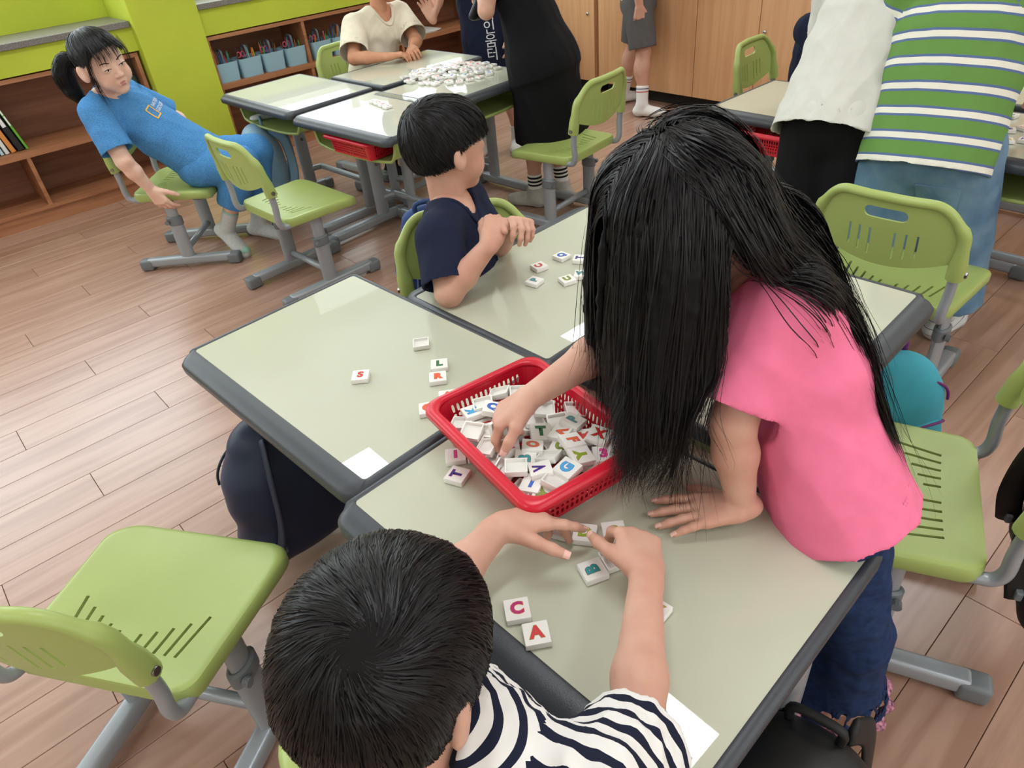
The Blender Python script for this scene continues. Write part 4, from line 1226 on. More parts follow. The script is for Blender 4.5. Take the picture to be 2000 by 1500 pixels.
# long hair: every strand is let fall from the scalp, over the head and down past the face or along the back
def long_hair(P, n, seed, base_n=70):
    r = np.random.default_rng(seed); h = P.h; J = P.j
    rad = A(0.079, 0.096, 0.090); cen = A(0, -0.010, 0.022)
    q = r.normal(size=(n * 3, 3)); q[:, 2] = np.abs(q[:, 2]) * 0.9 - 0.35; q /= np.linalg.norm(q, axis=1)[:, None]
    az = np.arctan2(q[:, 0], q[:, 1]); el = np.arcsin(q[:, 2])
    q = q[el > np.interp(np.abs(az), np.radians([0, 60, 100, 180]), np.radians([38, 25, -2, -30]))][:n]; n = len(q)
    L = np.where(q[:, 1] < -0.3, r.uniform(0.42, 0.54, n), r.uniform(0.30, 0.42, n)); seg = 26; step = L / seg
    backish = (q[:, 1] < -0.30 + r.normal(0, 0.10, n)) & (q[:, 0] < 0.40)
    W = lambda x: h.c + x @ h.R.T
    Wd = lambda x: x @ h.R.T
    lift = r.uniform(0.0, 0.016, n)
    p = W(cen + q * (cap_radius(q, rad) * 1.01)[:, None])
    up_l = A(0, 0.25, 1.0); side = np.where(np.abs(q[:, 0]) < 0.03, r.choice([-1, 1], n), np.sign(q[:, 0]))
    d = Wd(np.stack([side * 0.9, np.where(backish, -0.55, 0.30), np.full(n, 0.0)], 1))
    pts = [p.copy()]; spr = r.normal(0, 1, (n, 1)) * P.x * 0.022 + r.normal(0, 0.012, (n, 3))
    g = np.tile(A(0, 0, -1.0), (n, 1))
    bk = np.array(nrm(J['pel'] - J['neck'])); g[backish] = nrm(bk * 0.75 + A(0, 0, -0.55))
    g = g + r.normal(0, 0.05, (n, 3)); cc = r.normal(size=(9, 3)) * 34; ph = r.uniform(0, 6, 9)
    curl = r.uniform(0.5, 1.3, n)
    for k in range(seg):
        f = k / seg
        wob = np.stack([np.sin(p @ cc[i] * 0.5 + ph[i] + 5 * f) for i in range(3)], 1) * 0.10
        ine = np.where(backish, 0.45, 0.62)[:, None]; d = d * ine + (g + wob * (0.4 + f)) * (1 - ine)
        if k > seg - 7:                                      # tips swing and curl a little
            d += 0.16 * curl[:, None] * np.stack([np.cos(ph[3] + 3 * f + p[:, 1] * 60), np.sin(p[:, 0] * 60 + 3 * f), np.full(n, 0.25)], 1)
        if k > 1:                                            # back hair keeps to the spine, the rest swings in front of the shoulder
            ab = J['pel'] - J['neck']; t = np.clip((p - J['neck']) @ ab / (ab @ ab), 0, 1)[:, None]
            sp = J['neck'] + t * ab - P.f * 0.090 + A(-0.008, -0.015, 0.0) - P.x * 0.028 + spr
            to = sp - p; d[backish] += to[backish] * (5.0 if k > 4 else 2.0)
            fr = (p[:, 1] < 0.86) & ~backish & (p[:, 0] > 0.265)
            d[fr] += A(-0.35, -0.02, 0.0)
        d /= np.linalg.norm(d, axis=1)[:, None]
        p = p + d * step[:, None]
        x = (p - W(cen[None])) @ h.R                          # keep off the head
        R = np.linalg.norm(x, axis=1); qq = x / R[:, None]; Rm = cap_radius(qq, rad) * 1.015 + lift * min(1, k / 6)
        m = R < Rm; p[m] = W(cen + qq[m] * Rm[m][:, None])
        for a, b, rr in ((J['neck'], J['pel'], 0.092), (J['neck'], J['sL'], 0.062), (J['sL'], J['eL'], 0.064), (J['neck'], J['sR'], 0.060)):
            ab = b - a; t = np.clip((p - a) @ ab / (ab @ ab), 0, 1); c = a + t[:, None] * ab
            v = p - c; dist = np.linalg.norm(v, axis=1); m = dist < rr + lift * 0.6
            p[m] = c[m] + v[m] / dist[m][:, None] * (rr + lift[m] * 0.6)[:, None]
        low = p[:, 2] < 0.625; p[low, 2] = 0.625
        pts.append(p.copy())
    pts = np.stack(pts, 1)
    F = Field()
    F.ell(h.w(*cen), rad * 0.99, h.R.T, 0.01)
    for i in r.choice(np.flatnonzero(~backish), base_n, replace=False):
        for k in range(3, seg - 5, 3):
            ra = lambda k_: 0.0078 * (1 - 0.6 * k_ / seg) * min(1.0, (k_ - 2) / 9); F.cone(pts[i, k], pts[i, k + 3 if k + 3 <= seg else seg], ra(k), ra(k + 3), 0.006)
    v, q_ = F.mesh(0.004); v = relax(v, q_, 2)
    base = link('hair', mesh_np('hair', v, q_), M_hairbase, P.root)
    cc_ = h.w(*cen)
    out = pts - cc_; out[:, 8:] = out[:, 8:] * A(1, 1, 0.15)
    strands('hair_strands', pts, out, 0.0013, base, r)
    # a stray lock falling towards the far desk
    root = A(0.165, 0.80, 0.93); lock = []
    for i in range(40):
        e = A(0.118, 1.30, 0.66) + r.normal(0, 0.012, 3)
        c1 = root + A(0.02, 0.05, -0.12) + r.normal(0, 0.006, 3); c2 = A(0.185, 1.05, 0.70) + r.normal(0, 0.008, 3)
        t = np.linspace(0, r.uniform(0.8, 1), seg + 1)[:, None]
        lock.append((1 - t) ** 3 * (root + r.normal(0, 0.005, 3)) + 3 * t * (1 - t) ** 2 * c1 + 3 * t * t * (1 - t) * c2 + t ** 3 * e)
    lock = np.stack(lock)
    return base
M_ruff = mat('pink_ruffle', (222, 150, 172), 0.9, var=0.5, vscale=160, tint=(90, 60, 80))
M_flower = mat('yellow_flower', (232, 214, 110), 0.8)
jeans2 = [o for o in P2.root.children if o.name.startswith('jeans')][0]
for sd in 'LR':
    kn, an = P2.j['k' + sd], P2.j['a' + sd]; u = nrm(an - kn); e = lerp(kn, an, 0.93)
    x = nrm(np.cross(u, A(0, 1, 0))); y = np.cross(u, x)
    pts = [e + u * (0.004 * math.sin(9 * a)) + (x * math.cos(a) + y * math.sin(a)) * (0.083 + 0.006 * math.sin(14 * a)) for a in [2 * PI * i / 112 for i in range(112)]]
    V, F_ = sweep(pts, 0.010, 8, closed=True, flat=0.5, upv=u)
    link('ruffle', mesh_pd('ruffle', V, F_, True), M_ruff, jeans2)
    for i, th in enumerate((3.5, 4.3, 5.2)):
        c = e - u * (0.045 + 0.01 * i) + (x * math.cos(th) + y * math.sin(th)) * 0.078
        nn = nrm(x * math.cos(th) + y * math.sin(th)); t1 = nrm(np.cross(nn, u)); bm = bmesh.new()
        for kk in range(5):
            aa = 2 * PI * kk / 5; cc = c + nn * 0.004 + (t1 * math.cos(aa) + u * math.sin(aa)) * 0.0075
            bm.faces.new([bm.verts.new(cc + (t1 * math.cos(b_) + u * math.sin(b_)) * 0.005) for b_ in [2 * PI * q_ / 8 for q_ in range(8)]])
        link('flower_patch', bm_mesh('flower_patch', bm), M_flower if i == 1 else M_ruff, jeans2)
long_hair(P2, 16000, 21, 130)
P2.done()

def stand(pel, neck, f, k, feet=None, arm=(0.19, 0.17), kneebend=0.02, hw=0.135):
    """joints of a standing child; f: facing direction"""
    f = nrm(np.array([f[0], f[1], 0.0])); r = np.array([f[1], -f[0], 0.0])
    pel, neck = np.asarray(pel, float), np.asarray(neck, float)
    j = dict(pel=pel, neck=neck, hx=r, sR=neck + r * hw * k - Z * 0.02, sL=neck - r * hw * k - Z * 0.02)
    for sd, sg in (('R', 1), ('L', -1)):
        a = np.asarray(feet[sd], float) if feet else pel * A(1, 1, 0) + r * sg * 0.075 * k + Z * 0.07
        j['a' + sd] = a; hp = pel + r * sg * 0.068 * k
        j['k' + sd] = lerp(hp, a, 0.47) + f * kneebend
        j['toe' + sd] = f + r * sg * 0.15
        j['e' + sd] = j['s' + sd] - Z * arm[0] * k + r * sg * 0.03 * k
        j['w' + sd] = j['e' + sd] - Z * arm[1] * k + f * 0.03
    return j, f, r
HAND0 = dict(curl=(0.4, 0.45, 0.5, 0.5), thumb=(0.3, 0.2))

# ---------------------------------------------------------------- boy in navy at the second desk, looking away
M_navy = cloth('navy_jersey', (30, 36, 58), 0.08, 50)
P3 = Person('seated boy in navy with a bowl haircut, hands clasped, looking away', dict(
    pel=A(-0.075, 1.600, 0.42), neck=A(-0.105, 1.605, 0.755), sR=A(-0.128, 1.480, 0.722), sL=A(-0.072, 1.712, 0.722),
    eR=A(-0.118, 1.385, 0.628), wR=A(-0.012, 1.415, 0.725), eL=A(-0.010, 1.640, 0.600), wL=A(0.040, 1.500, 0.722),
    hx=A(-0.1, -1, 0), kR=A(0.16, 1.48, 0.43), kL=A(0.18, 1.62, 0.43), aR=A(0.16, 1.48, 0.08), aL=A(0.18, 1.62, 0.08), toeR=A(0.8, -0.3, 0), toeL=A(0.8, -0.3, 0)),
    (A(-0.090, 1.640, 0.868), A(0.86, 0.50, -0.12), A(0.05, 0.12, 1)), 1.0)
P3.body(0.005, hands={'R': (A(0.30, 0.72, 0.45), A(0.15, 0.55, -0.6), dict(curl=((0.8, 0.8, 0.5), (0.85, 0.8, 0.5), (0.9, 0.8, 0.5), (0.9, 0.8, 0.5)), thumb=(0.4, 0.3), thumb_out=0.5)),
                      'L': (A(0.25, -0.60, 0.35), A(0.0, -0.75, -0.5), dict(curl=((0.8, 0.8, 0.5), (0.85, 0.8, 0.5), (0.9, 0.8, 0.5), (0.9, 0.8, 0.5)), thumb=(0.4, 0.3), thumb_out=0.5))}, fine=0.0024, head_h=0.004)
P3.shirt(M_navy, A(-0.07, 1.60, 0.41), sleeve=0.86, sr=(0.052, 0.058), w=(0.075, 0.118, 0.118, 0.130), h=0.0045, wr=(0.0022, 100), seed=11, crew=True)
P3.trousers(cloth('dark_shorts', (30, 32, 40)), 'shorts', 0.95)
hair_cap(P3.h, P3.root, HL([(0, 20), (45, 12), (70, 8), (92, -2), (108, -26), (140, -34), (180, -36)]), rad=(0.084, 0.101, 0.092), whorl=(0.05, -0.72, 0.70), nstr=9000, length=(0.06, 0.11), swirl=0.7, width=0.0012, seed=6, clump=0.02, whorl_gap=0.015, gravity=0.4)
white_print = mat('white_print', (236, 238, 240), 0.7)
P3.decal('\ube0c\ub808\uc778', 0.055, P3.chest + P3.x * 0.075 + P3.f * 0.0 - P3.up * 0.07 - P3.f * 0.09 - P3.x * 0.05, -P3.up, P3.x, white_print)
P3.decal('C', 0.09, P3.chest + P3.f * 0.09 - P3.x * 0.03 - P3.up * 0.07, -P3.x, P3.up, white_print)
P3.done()

# ---------------------------------------------------------------- girl in blue, slouching on her chair
M_blue = cloth('blue_melange', (88, 150, 204), 0.22, 240, tint=(66, 126, 186))
P4 = Person('girl in blue shirt and trousers with a ponytail slouching on her chair', dict(
    pel=A(-1.275, 3.215, 0.430), neck=A(-1.545, 3.135, 0.775), sR=A(-1.545, 3.010, 0.725), sL=A(-1.530, 3.275, 0.745),
    eR=A(-1.475, 2.940, 0.545), wR=A(-1.435, 2.985, 0.405), eL=A(-1.40, 3.42, 0.57), wL=A(-1.35, 3.42, 0.42),
    hx=A(0.05, -1, 0), kR=A(-1.085, 3.140, 0.425), kL=A(-1.06, 3.30, 0.425), aR=A(-1.245, 3.165, 0.135), aL=A(-1.15, 3.32, 0.085), toeR=A(0.60, -0.42, -0.55), toeL=A(0.8, -0.1, -0.2), soleR=A(-0.3, 0.1, -1)),
    (A(-1.468, 3.070, 0.892), A(0.78, -0.60, -0.16), A(-0.34, 0.05, 0.95)), 1.12)
P4.skin = mat('skin_pale', (240, 204, 184), 0.5, var=0.06, vscale=14, tint=(232, 184, 164), sss=0.12, spec=0.35)
P4.body(0.005, hands={'R': (A(0.28, 0.05, -0.75), A(0.2, 0.9, -0.1), dict(curl=(0.35, 0.4, 0.4, 0.4), thumb=(0.3, 0.2))),
                      'L': (A(0.3, 0, -0.7), A(0.2, -0.9, -0.1), HAND0)}, fine=0.003, head_h=0.0035)
P4.h.face_parts(P4.root)
P4.shirt(M_blue, A(-1.245, 3.215, 0.425), sleeve=0.80, sr=(0.052, 0.060), w=(0.078, 0.118, 0.118, 0.135), d=(0.055, 0.080, 0.086, 0.105), h=0.005, wr=(0.0028, 90), seed=14, crew=True, hx=A(0.05, -1, 0))
P4.trousers(M_blue, 'trousers', 1.62, r=(0.078, 0.068, 0.062), wr=(0.003, 91), hips=(0.115, 0.088))
M_sock = cloth('pale_grey_sock', (206, 210, 208), 0.1); M_mint = cloth('mint_knit', (168, 212, 196), 0.08)
for sd in 'RL':
    so = P4.sock(sd, M_sock, up=0.075)
    F = Field(); a = P4.j['a' + sd]; u = nrm(P4.j['k' + sd] - a); F.cone(a + u * 0.055, a + u * 0.092, 0.0345, 0.0355, 0.0, fe=True)
    v, q = F.mesh(0.004); link('sock_cuff', mesh_np('sock_cuff', v, q), M_mint, so)
    t = nrm(P4.j['toe' + sd]); dn = P4.j.get('sole' + sd, A(0, 0, -1)); dn = nrm(dn - t * (dn @ t))
    F = Field(); F.ell(a + dn * 0.050 + t * 0.118, A(0.034, 0.030, 0.026), None, 0.0)
    v, q = F.mesh(0.004); link('sock_toe', mesh_np('sock_toe', v, q), M_mint, so)
# hair with bangs, side locks and a ponytail
b4 = hair_cap(P4.h, P4.root, HL([(0, 40), (30, 36), (55, 20), (75, 6), (88, 12), (105, 2), (130, -30), (180, -34)]), rad=(0.079, 0.096, 0.089), whorl=(-0.1, -0.75, 0.65), nstr=5000, length=(0.06, 0.11), swirl=0.1, width=0.0016, seed=9, clump=0.015, gravity=0.1)
F = Field(); h = P4.h
tail = [h.w(0.030, -0.090, 0.005), h.w(0.060, -0.125, 0.005), h.w(0.085, -0.140, -0.035), h.w(0.088, -0.130, -0.095), h.w(0.075, -0.110, -0.155)]
for a, b, ra, rb in ((0, 1, 0.017, 0.025), (1, 2, 0.025, 0.033), (2, 3, 0.033, 0.029), (3, 4, 0.029, 0.010)): F.cone(tail[a], tail[b], ra * 1.12, rb * 1.12, 0.02)
v, q = F.mesh(0.004); v = wrinkle(relax(v, q, 2), q, 0.003, 120, 3, A(0, 0, 1), 6.0)
pt = link('ponytail', mesh_np('ponytail', v, q), M_hairbase, P4.root)
rr = np.random.default_rng(4); ST = []
tp = np.array(smooth_path(tail, 4))
for i in range(900):
    o = nrm(rr.normal(size=3)); prof = np.interp(np.linspace(0, 1, len(tp)), [0, 0.3, 0.6, 1], [0.016, 0.031, 0.036, 0.012]) * 1.1 * rr.uniform(0.85, 1.08)
    ST.append(tp + o[None] * prof[:, None])
ST = np.array(ST); strands('ponytail_strands', ST, ST - tp[None], 0.0014, pt, rr)
F = Field(); F.ell(tail[0], A(0.022, 0.022, 0.022), None, 0.0); v, q = F.mesh(0.004); link('hair_tie', mesh_np('hair_tie', v, q), mat('hair_tie_dark', (40, 36, 44), 0.7), pt)
ST = []
for sx, n_, z0 in ((1, 36, 0.03), (-1, 36, 0.03), (0, 90, 0)):
    for i in range(n_):
        if sx: a = [(sx * 0.060, 0.055, 0.075), (sx * 0.075, 0.052, 0.02), (sx * (0.074 + rr.normal(0, 0.003)), 0.040, -0.045), (sx * (0.068 + rr.normal(0, 0.004)), 0.040 + rr.normal(0, 0.006), -0.105 - rr.uniform(0, 0.03))]
        else:
            x0 = rr.uniform(-0.055, 0.055); a = [(x0 * 0.8, 0.058, 0.092), (x0, 0.084, 0.070), (x0 * 1.05, 0.092, 0.050), (x0 * 1.1, 0.092, 0.036 - rr.uniform(0, 0.014))]
        jx = rr.normal(0, 0.005, 3)
        ST.append([h.w(*(np.array(p) + jx)) for p in smooth_path(a, 4)])
ST = np.array(ST); strands('bangs', ST, ST - h.c, 0.0016, b4, rr)
# printing on the chest
M_yel = mat('yellow_print', (240, 186, 60), 0.7)
bm = bmesh.new()
for x, y, w_, h_ in ((-0.0165, 0, 0.005, 0.056), (0.0165, 0, 0.005, 0.056), (0, 0.0255, 0.038, 0.005), (0, -0.0255, 0.038, 0.005)):
    vs = [bm.verts.new((x + a * w_ / 2, y + b * h_ / 2, 0)) for a, b in ((-1, -1), (1, -1), (1, 1), (-1, 1))]; bm.faces.new(vs)
cc = P4.chest + P4.f * 0.09 - P4.up * 0.045 + P4.x * 0.045
P4.decal('', 0.05, cc, -P4.x, P4.up, M_yel, me=bm_mesh('frame_print', bm), name='frame_print')
P4.decal('NATIONAL', 0.022, cc - P4.x * 0.082 + P4.up * 0.013, -P4.x, P4.up, white_print)
P4.decal('GEOGRAPHIC', 0.022, cc - P4.x * 0.090 - P4.up * 0.012, -P4.x, P4.up, white_print)
P4.done()

# ---------------------------------------------------------------- child in the cream shirt at the far desks
M_creamT = cloth('cream_jersey', (226, 218, 198), 0.05, 40)
P5 = Person('child in a cream shirt seated with both forearms on the far desk', dict(
    pel=A(-0.62, 4.24, 0.42), neck=A(-0.50, 4.300, 0.815), sR=A(-0.640, 4.200, 0.760), sL=A(-0.405, 4.385, 0.775),
    eR=A(-0.640, 4.010, 0.640), wR=A(-0.455, 3.985, 0.635), eL=A(-0.325, 4.235, 0.655), wL=A(-0.345, 4.110, 0.640),
    hx=A(-0.7, -0.7, 0), kR=A(-0.48, 3.98, 0.43), kL=A(-0.36, 4.10, 0.43), aR=A(-0.55, 4.0, 0.08), aL=A(-0.42, 4.12, 0.08), toeR=A(0.7, -0.7, 0), toeL=A(0.7, -0.7, 0)),
    (A(-0.475, 4.285, 0.960), A(0.80, -0.25, 0.05), A(0, 0, 1)), 1.10, skin=M_skin2)
P5.body(0.005, hands={'R': (A(0.95, 0.25, 0.05), A(0, 0, -1), HAND0), 'L': (A(0.15, -0.95, 0.0), A(0.3, 0, -0.9), HAND0)}, fine=0.003)
P5.h.face_parts(P5.root)
P5.shirt(M_creamT, A(-0.62, 4.24, 0.42), sleeve=0.86, sr=(0.058, 0.072), wr=(0.004, 88), seed=17, neck_r=0.058, crew=True)
P5.trousers(cloth('black_shorts', (24, 24, 28)), 'shorts', 0.95)
hair_cap(P5.h, P5.root, HL([(0, 18), (60, 8), (92, -2), (120, -30), (180, -36)]), nstr=2500, width=0.0018, seed=12)
for sd in 'LR': P5.sock(sd, cloth('black_sock', (22, 22, 24)))
P5.done()

# ---------------------------------------------------------------- child in navy standing behind the far desks
j, f, r = stand((0.075, 4.27, 0.62), (0.055, 4.26, 1.02), (-0.30, -0.95), 1.10, feet=dict(R=(-0.02, 4.25, 0.07), L=(0.19, 4.28, 0.07)))
j['eR'] = A(-0.165, 4.215, 0.875); j['wR'] = A(-0.215, 4.10, 0.775); j['eL'] = A(0.215, 4.26, 0.80); j['wL'] = A(0.185, 4.175, 0.650)
P6 = Person('child standing behind the far desks in a navy shirt with white vertical lettering', j, (A(0.05, 4.24, 1.175), f, Z), 1.10)
P6.body(0.006, hands={'R': (A(-0.30, -0.10, 0.9), A(-0.15, -0.9, 0.1), dict(curl=(0.15, 0.15, 0.2, 0.3), thumb=(0.2, 0.1))), 'L': (A(0.0, -0.3, -0.9), A(-0.9, 0.2, 0), HAND0)}, fine=0.003, shod=True)
P6.h.face_parts(P6.root)
P6.shirt(M_navy, A(0.08, 4.27, 0.475), sleeve=0.85, sr=(0.062, 0.075), w=(0.085, 0.130, 0.136, 0.150), d=(0.055, 0.085, 0.092, 0.105), wr=(0.003, 78), seed=19)
P6.trousers(cloth('navy_shorts', (28, 32, 48)), 'shorts', 0.7)
M_shoe = mat('canvas_shoe_white', (206, 202, 196), 0.8, var=0.15, vscale=30); M_sole = mat('shoe_sole_grey', (170, 166, 160), 0.8)
for sd in 'LR': P6.sock(sd, cloth('white_sock', (226, 226, 224)), up=0.07); P6.shoe(sd, M_shoe, M_sole)
for i, ch in enumerate('\ube0c\ub808\uc778\uc6c0\ud130'):
    P6.decal(ch, 0.072, P6.chest + P6.f * 0.09 - P6.x * 0.040 - P6.up * (0.075 + i * 0.066), -P6.x * -1.0, P6.up, white_print, bold=0.004) if False else P6.decal(ch, 0.072, P6.chest + P6.f * 0.09 - P6.x * 0.040 - P6.up * (0.075 + i * 0.066), -P6.x, P6.up, white_print)
bm = bmesh.new()
N_ = 30
def ringf(r0, r1, a0, a1):
    for i in range(N_):
        aa, bb = a0 + (a1 - a0) * i / N_, a0 + (a1 - a0) * (i + 1) / N_
        bm.faces.new([bm.verts.new((rr_ * math.cos(t), rr_ * math.sin(t), 0)) for rr_, t in ((r0, aa), (r1, aa), (r1, bb), (r0, bb))])
ringf(0.036, 0.044, 0.6, 2 * PI - 0.1); ringf(0.006, 0.026, 0.2, 2 * PI - 0.9)
P6.decal('', 0.08, P6.chest + P6.f * 0.09 - P6.x * 0.040 - P6.up * 0.005, -P6.x, P6.up, white_print, me=bm_mesh('emblem', bm), name='emblem')
hair_cap(P6.h, P6.root, HL([(0, 18), (60, 8), (92, -2), (120, -30), (180, -36)]), nstr=1500, width=0.002, seed=13)
P6.done()

# ---------------------------------------------------------------- girl in the black dress
M_black = cloth('black_cloth', (19, 19, 22), 0.12, 30)
j, f, r = stand((0.295, 3.375, 0.66), (0.185, 3.430, 1.04), (-0.75, 0.65), 1.10, feet=dict(L=(0.215, 3.36, 0.075), R=(0.355, 3.43, 0.075)))
j['eL'] = A(0.055, 3.290, 0.900); j['wL'] = A(0.060, 3.40, 1.02); j['eR'] = A(0.25, 3.62, 0.90); j['wR'] = A(0.10, 3.52, 0.98)
P7 = Person('girl in a loose black knee-length dress and white socks with black bands, back turned', j, (A(0.085, 3.455, 1.18), f - Z * 0.2, Z), 1.10)
P7.body(0.006, hands={'L': (A(-0.2, 0.4, 0.8), A(-0.7, 0.4, 0), HAND0), 'R': (A(-0.8, 0.2, -0.3), A(0, 0, -1), HAND0)}, fine=0.0035, shod=True)
P7.h.face_parts(P7.root)
def skirt(F): 
    F.ecap(A(0.292, 3.375, 0.66), A(0.315, 3.400, 0.350), P7.j['hx'], 0.158, 0.195, 0.130, 0.165, 0.10, fe=True)
    F.ecap(A(0.313, 3.40, 0.385), A(0.320, 3.40, 0.30), P7.j['hx'], 0.182, 0.19, 0.150, 0.158, 0.003, op='sub')
P7.shirt(M_black, A(0.292, 3.378, 0.64), sleeve=0.30, sr=(0.056, 0.058), w=(0.085, 0.130, 0.135, 0.150), d=(0.055, 0.088, 0.095, 0.120), wr=(0.004, 68), seed=23, name='dress', extra=skirt, sleeves='LR', crew=False)
M_bsock = stripe_mat('banded_sock', 'band', 0.20, [(0, (226, 226, 222)), (0.19, (30, 30, 32)), (0.235, (226, 226, 222)), (0.28, (30, 30, 32)), (0.325, (226, 226, 222)), (0.37, (30, 30, 32)), (0.42, (226, 226, 222))], None)
M_gshoe = mat('worn_grey_shoe', (186, 182, 176), 0.85, var=0.2, vscale=25)
for sd in 'LR': P7.sock(sd, M_bsock, up=0.085); P7.shoe(sd, M_gshoe, M_sole)
hair_cap(P7.h, P7.root, HL([(0, 22), (60, 8), (92, -10), (120, -50), (180, -60)]), nstr=1500, width=0.002, seed=15)
F = Field(); h = P7.h
for x in (-0.05, -0.02, 0.02, 0.05):
    F.cone(h.w(x, -0.07, 0.0), h.w(x * 1.2, -0.05, -0.14), 0.035, 0.03, 0.03); F.cone(h.w(x * 1.2, -0.05, -0.14), h.w(-0.10 + x * 0.5, 0.055, -0.27), 0.030, 0.014, 0.03)
v, q = F.mesh(0.006); v = wrinkle(v, q, 0.003, 90, 5, A(0, 0, 1), 6); link('long_hair', mesh_np('long_hair', v, q), M_hair, P7.root)
P7.done()

# ---------------------------------------------------------------- child in grey shorts by the cabinets
j, f, r = stand((1.02, 4.84, 0.64), (1.00, 4.86, 1.06), (0.75, -0.15), 1.12, feet=dict(L=(0.97, 5.02, 0.075), R=(1.02, 4.66, 0.075)))
j['toeR'] = A(0.75, -0.35, 0); j['toeL'] = A(-0.2, 0.4, 0) * 0 + A(0.6, 0.25, 0)
P8 = Person('child in charcoal grey shorts and white ankle socks standing by the wooden cabinet', j, (A(1.0, 4.85, 1.22), f, Z), 1.12)
P8.body(0.007, hands={'L': (A(0, 0, -1), A(0, -1, 0), HAND0), 'R': (A(0, 0, -1), A(0, 1, 0), HAND0)}, fine=0.004)
P8.h.face_parts(P8.root)
P8.shirt(cloth('white_jersey', (226, 226, 222)), A(1.02, 4.84, 0.66), sleeve=0.8, h=0.007, seed=29)
P8.trousers(cloth('charcoal_twill', (92, 90, 90), 0.08, 60), 'shorts', 0.92, r=(0.080, 0.078, 0.05), wr=(0.003, 78), hips=(0.122, 0.10), h=0.006)
M_wsock = stripe_mat('white_sock_red_blue', 'band', 0.20, [(0, (232, 230, 228)), (0.36, (190, 60, 70)), (0.39, (232, 230, 228)), (0.45, (60, 70, 120)), (0.48, (232, 230, 228))], None)
for sd in 'LR': P8.sock(sd, M_wsock, up=0.10, h=0.005, grow=0.006)
hair_cap(P8.h, P8.root, HL([(0, 18), (60, 8), (92, -2), (120, -30), (180, -36)]), nstr=800, width=0.002, seed=16)
P8.done()

# ---------------------------------------------------------------- child in white shirt and black shorts over the right desks
j, f, r = stand((1.105, 2.185, 0.66), (1.245, 2.330, 1.03), (0.74, 0.67), 1.12, feet=dict(L=(1.030, 2.23, 0.075), R=(1.140, 2.125, 0.075)))
for sd, sg in (('R', 1), ('L', -1)):
    j['e' + sd] = j['s' + sd] + f * 0.10 - Z * 0.17 + r * sg * 0.02; j['w' + sd] = j['e' + sd] + f * 0.12 - Z * 0.13
P9 = Person('child in a loose white shirt and black shorts bending over the right desks', j, (A(1.34, 2.415, 1.10), f - Z * 0.9, Z + f * 0.8), 1.12)
P9.body(0.006, hands={'L': (f - Z * 0.3, -Z, HAND0), 'R': (f - Z * 0.3, -Z, HAND0)}, fine=0.0035)
P9.h.face_parts(P9.root)
P9.shirt(cloth('off_white_jersey', (216, 216, 208), 0.04, 30), A(1.065, 2.145, 0.615), sleeve=0.95, sr=(0.066, 0.085), w=(0.090, 0.150, 0.160, 0.175), d=(0.06, 0.10, 0.11, 0.130), wr=(0.005, 57), seed=31, hx=r)
P9.trousers(M_black, 'shorts', 0.93, r=(0.095, 0.098, 0.05), wr=(0.004, 62), hips=(0.130, 0.11), waist_up=0.02)
for sd in 'LR': P9.sock(sd, cloth('white_sock', (226, 226, 224)))
hair_cap(P9.h, P9.root, HL([(0, 18), (60, 8), (92, -2), (120, -30), (180, -36)]), nstr=800, width=0.002, seed=18)
P9.done()

# ---------------------------------------------------------------- child in the green striped shirt and blue jeans
M_gstripe = stripe_mat('green_blue_white_stripes', 'band', 0.064, [(0, (104, 146, 74)), (0.56, (92, 112, 156)), (0.66, (232, 230, 216)), (0.90, (92, 112, 156))], None)
M_ljean = cloth('washed_denim', (112, 142, 166), 0.22, 14, tint=(88, 120, 150))
j, f, r = stand((1.265, 1.955, 0.635), (1.340, 2.060, 1.03), (0.76, 0.65), 1.14, feet=dict(L=(1.17, 1.98, 0.075), R=(1.42, 1.90, 0.075)))
j['eR'] = j['sR'] + f * 0.07 - Z * 0.20 + r * 0.06; j['wR'] = j['eR'] + f * 0.13 - Z * 0.10; j['eL'] = j['sL'] + f * 0.08 - Z * 0.18 - r * 0.03; j['wL'] = j['eL'] + f * 0.13 - Z * 0.12
P10 = Person('child in a green shirt with white and blue stripes and washed blue jeans, back turned', j, (A(1.41, 2.13, 1.13), f - Z * 0.9, Z + f * 0.8), 1.14)
P10.body(0.006, hands={'L': (f - Z * 0.3, -Z, HAND0), 'R': (f - Z * 0.3, -Z, HAND0)}, fine=0.0035)
P10.h.face_parts(P10.root)
P10.shirt(M_gstripe, A(1.225, 1.915, 0.575), sleeve=0.85, sr=(0.070, 0.085), w=(0.095, 0.150, 0.152, 0.158), d=(0.06, 0.105, 0.115, 0.125), wr=(0.005, 62), seed=37, band='axis', hx=r)
P10.trousers(M_ljean, 'jeans', 1.80, r=(0.098, 0.092, 0.095), wr=(0.004, 68), hips=(0.142, 0.118), waist_up=0.02)
M_gridsock = stripe_mat('banded_white_sock', 'band', 0.02, [(0, (206, 206, 204)), (0.9, (110, 112, 116))], None)
for sd in 'LR': P10.sock(sd, M_gridsock, up=0.06)
hair_cap(P10.h, P10.root, HL([(0, 18), (60, 8), (92, -2), (120, -30), (180, -36)]), nstr=800, width=0.002, seed=20)
jn = [o for o in P10.root.children if o.name.startswith('jeans')][0]
bm = bmesh.new(); g_ = [[bm.verts.new((-0.055 + 0.11 * i / 6, -0.06 + 0.12 * j / 6 - (0.012 * (1 - abs(i - 3) / 3) if j == 0 else 0), 0)) for i in range(7)] for j in range(7)]
for j_ in range(6):
    for i_ in range(6): bm.faces.new((g_[j_][i_], g_[j_][i_ + 1], g_[j_ + 1][i_ + 1], g_[j_ + 1][i_]))
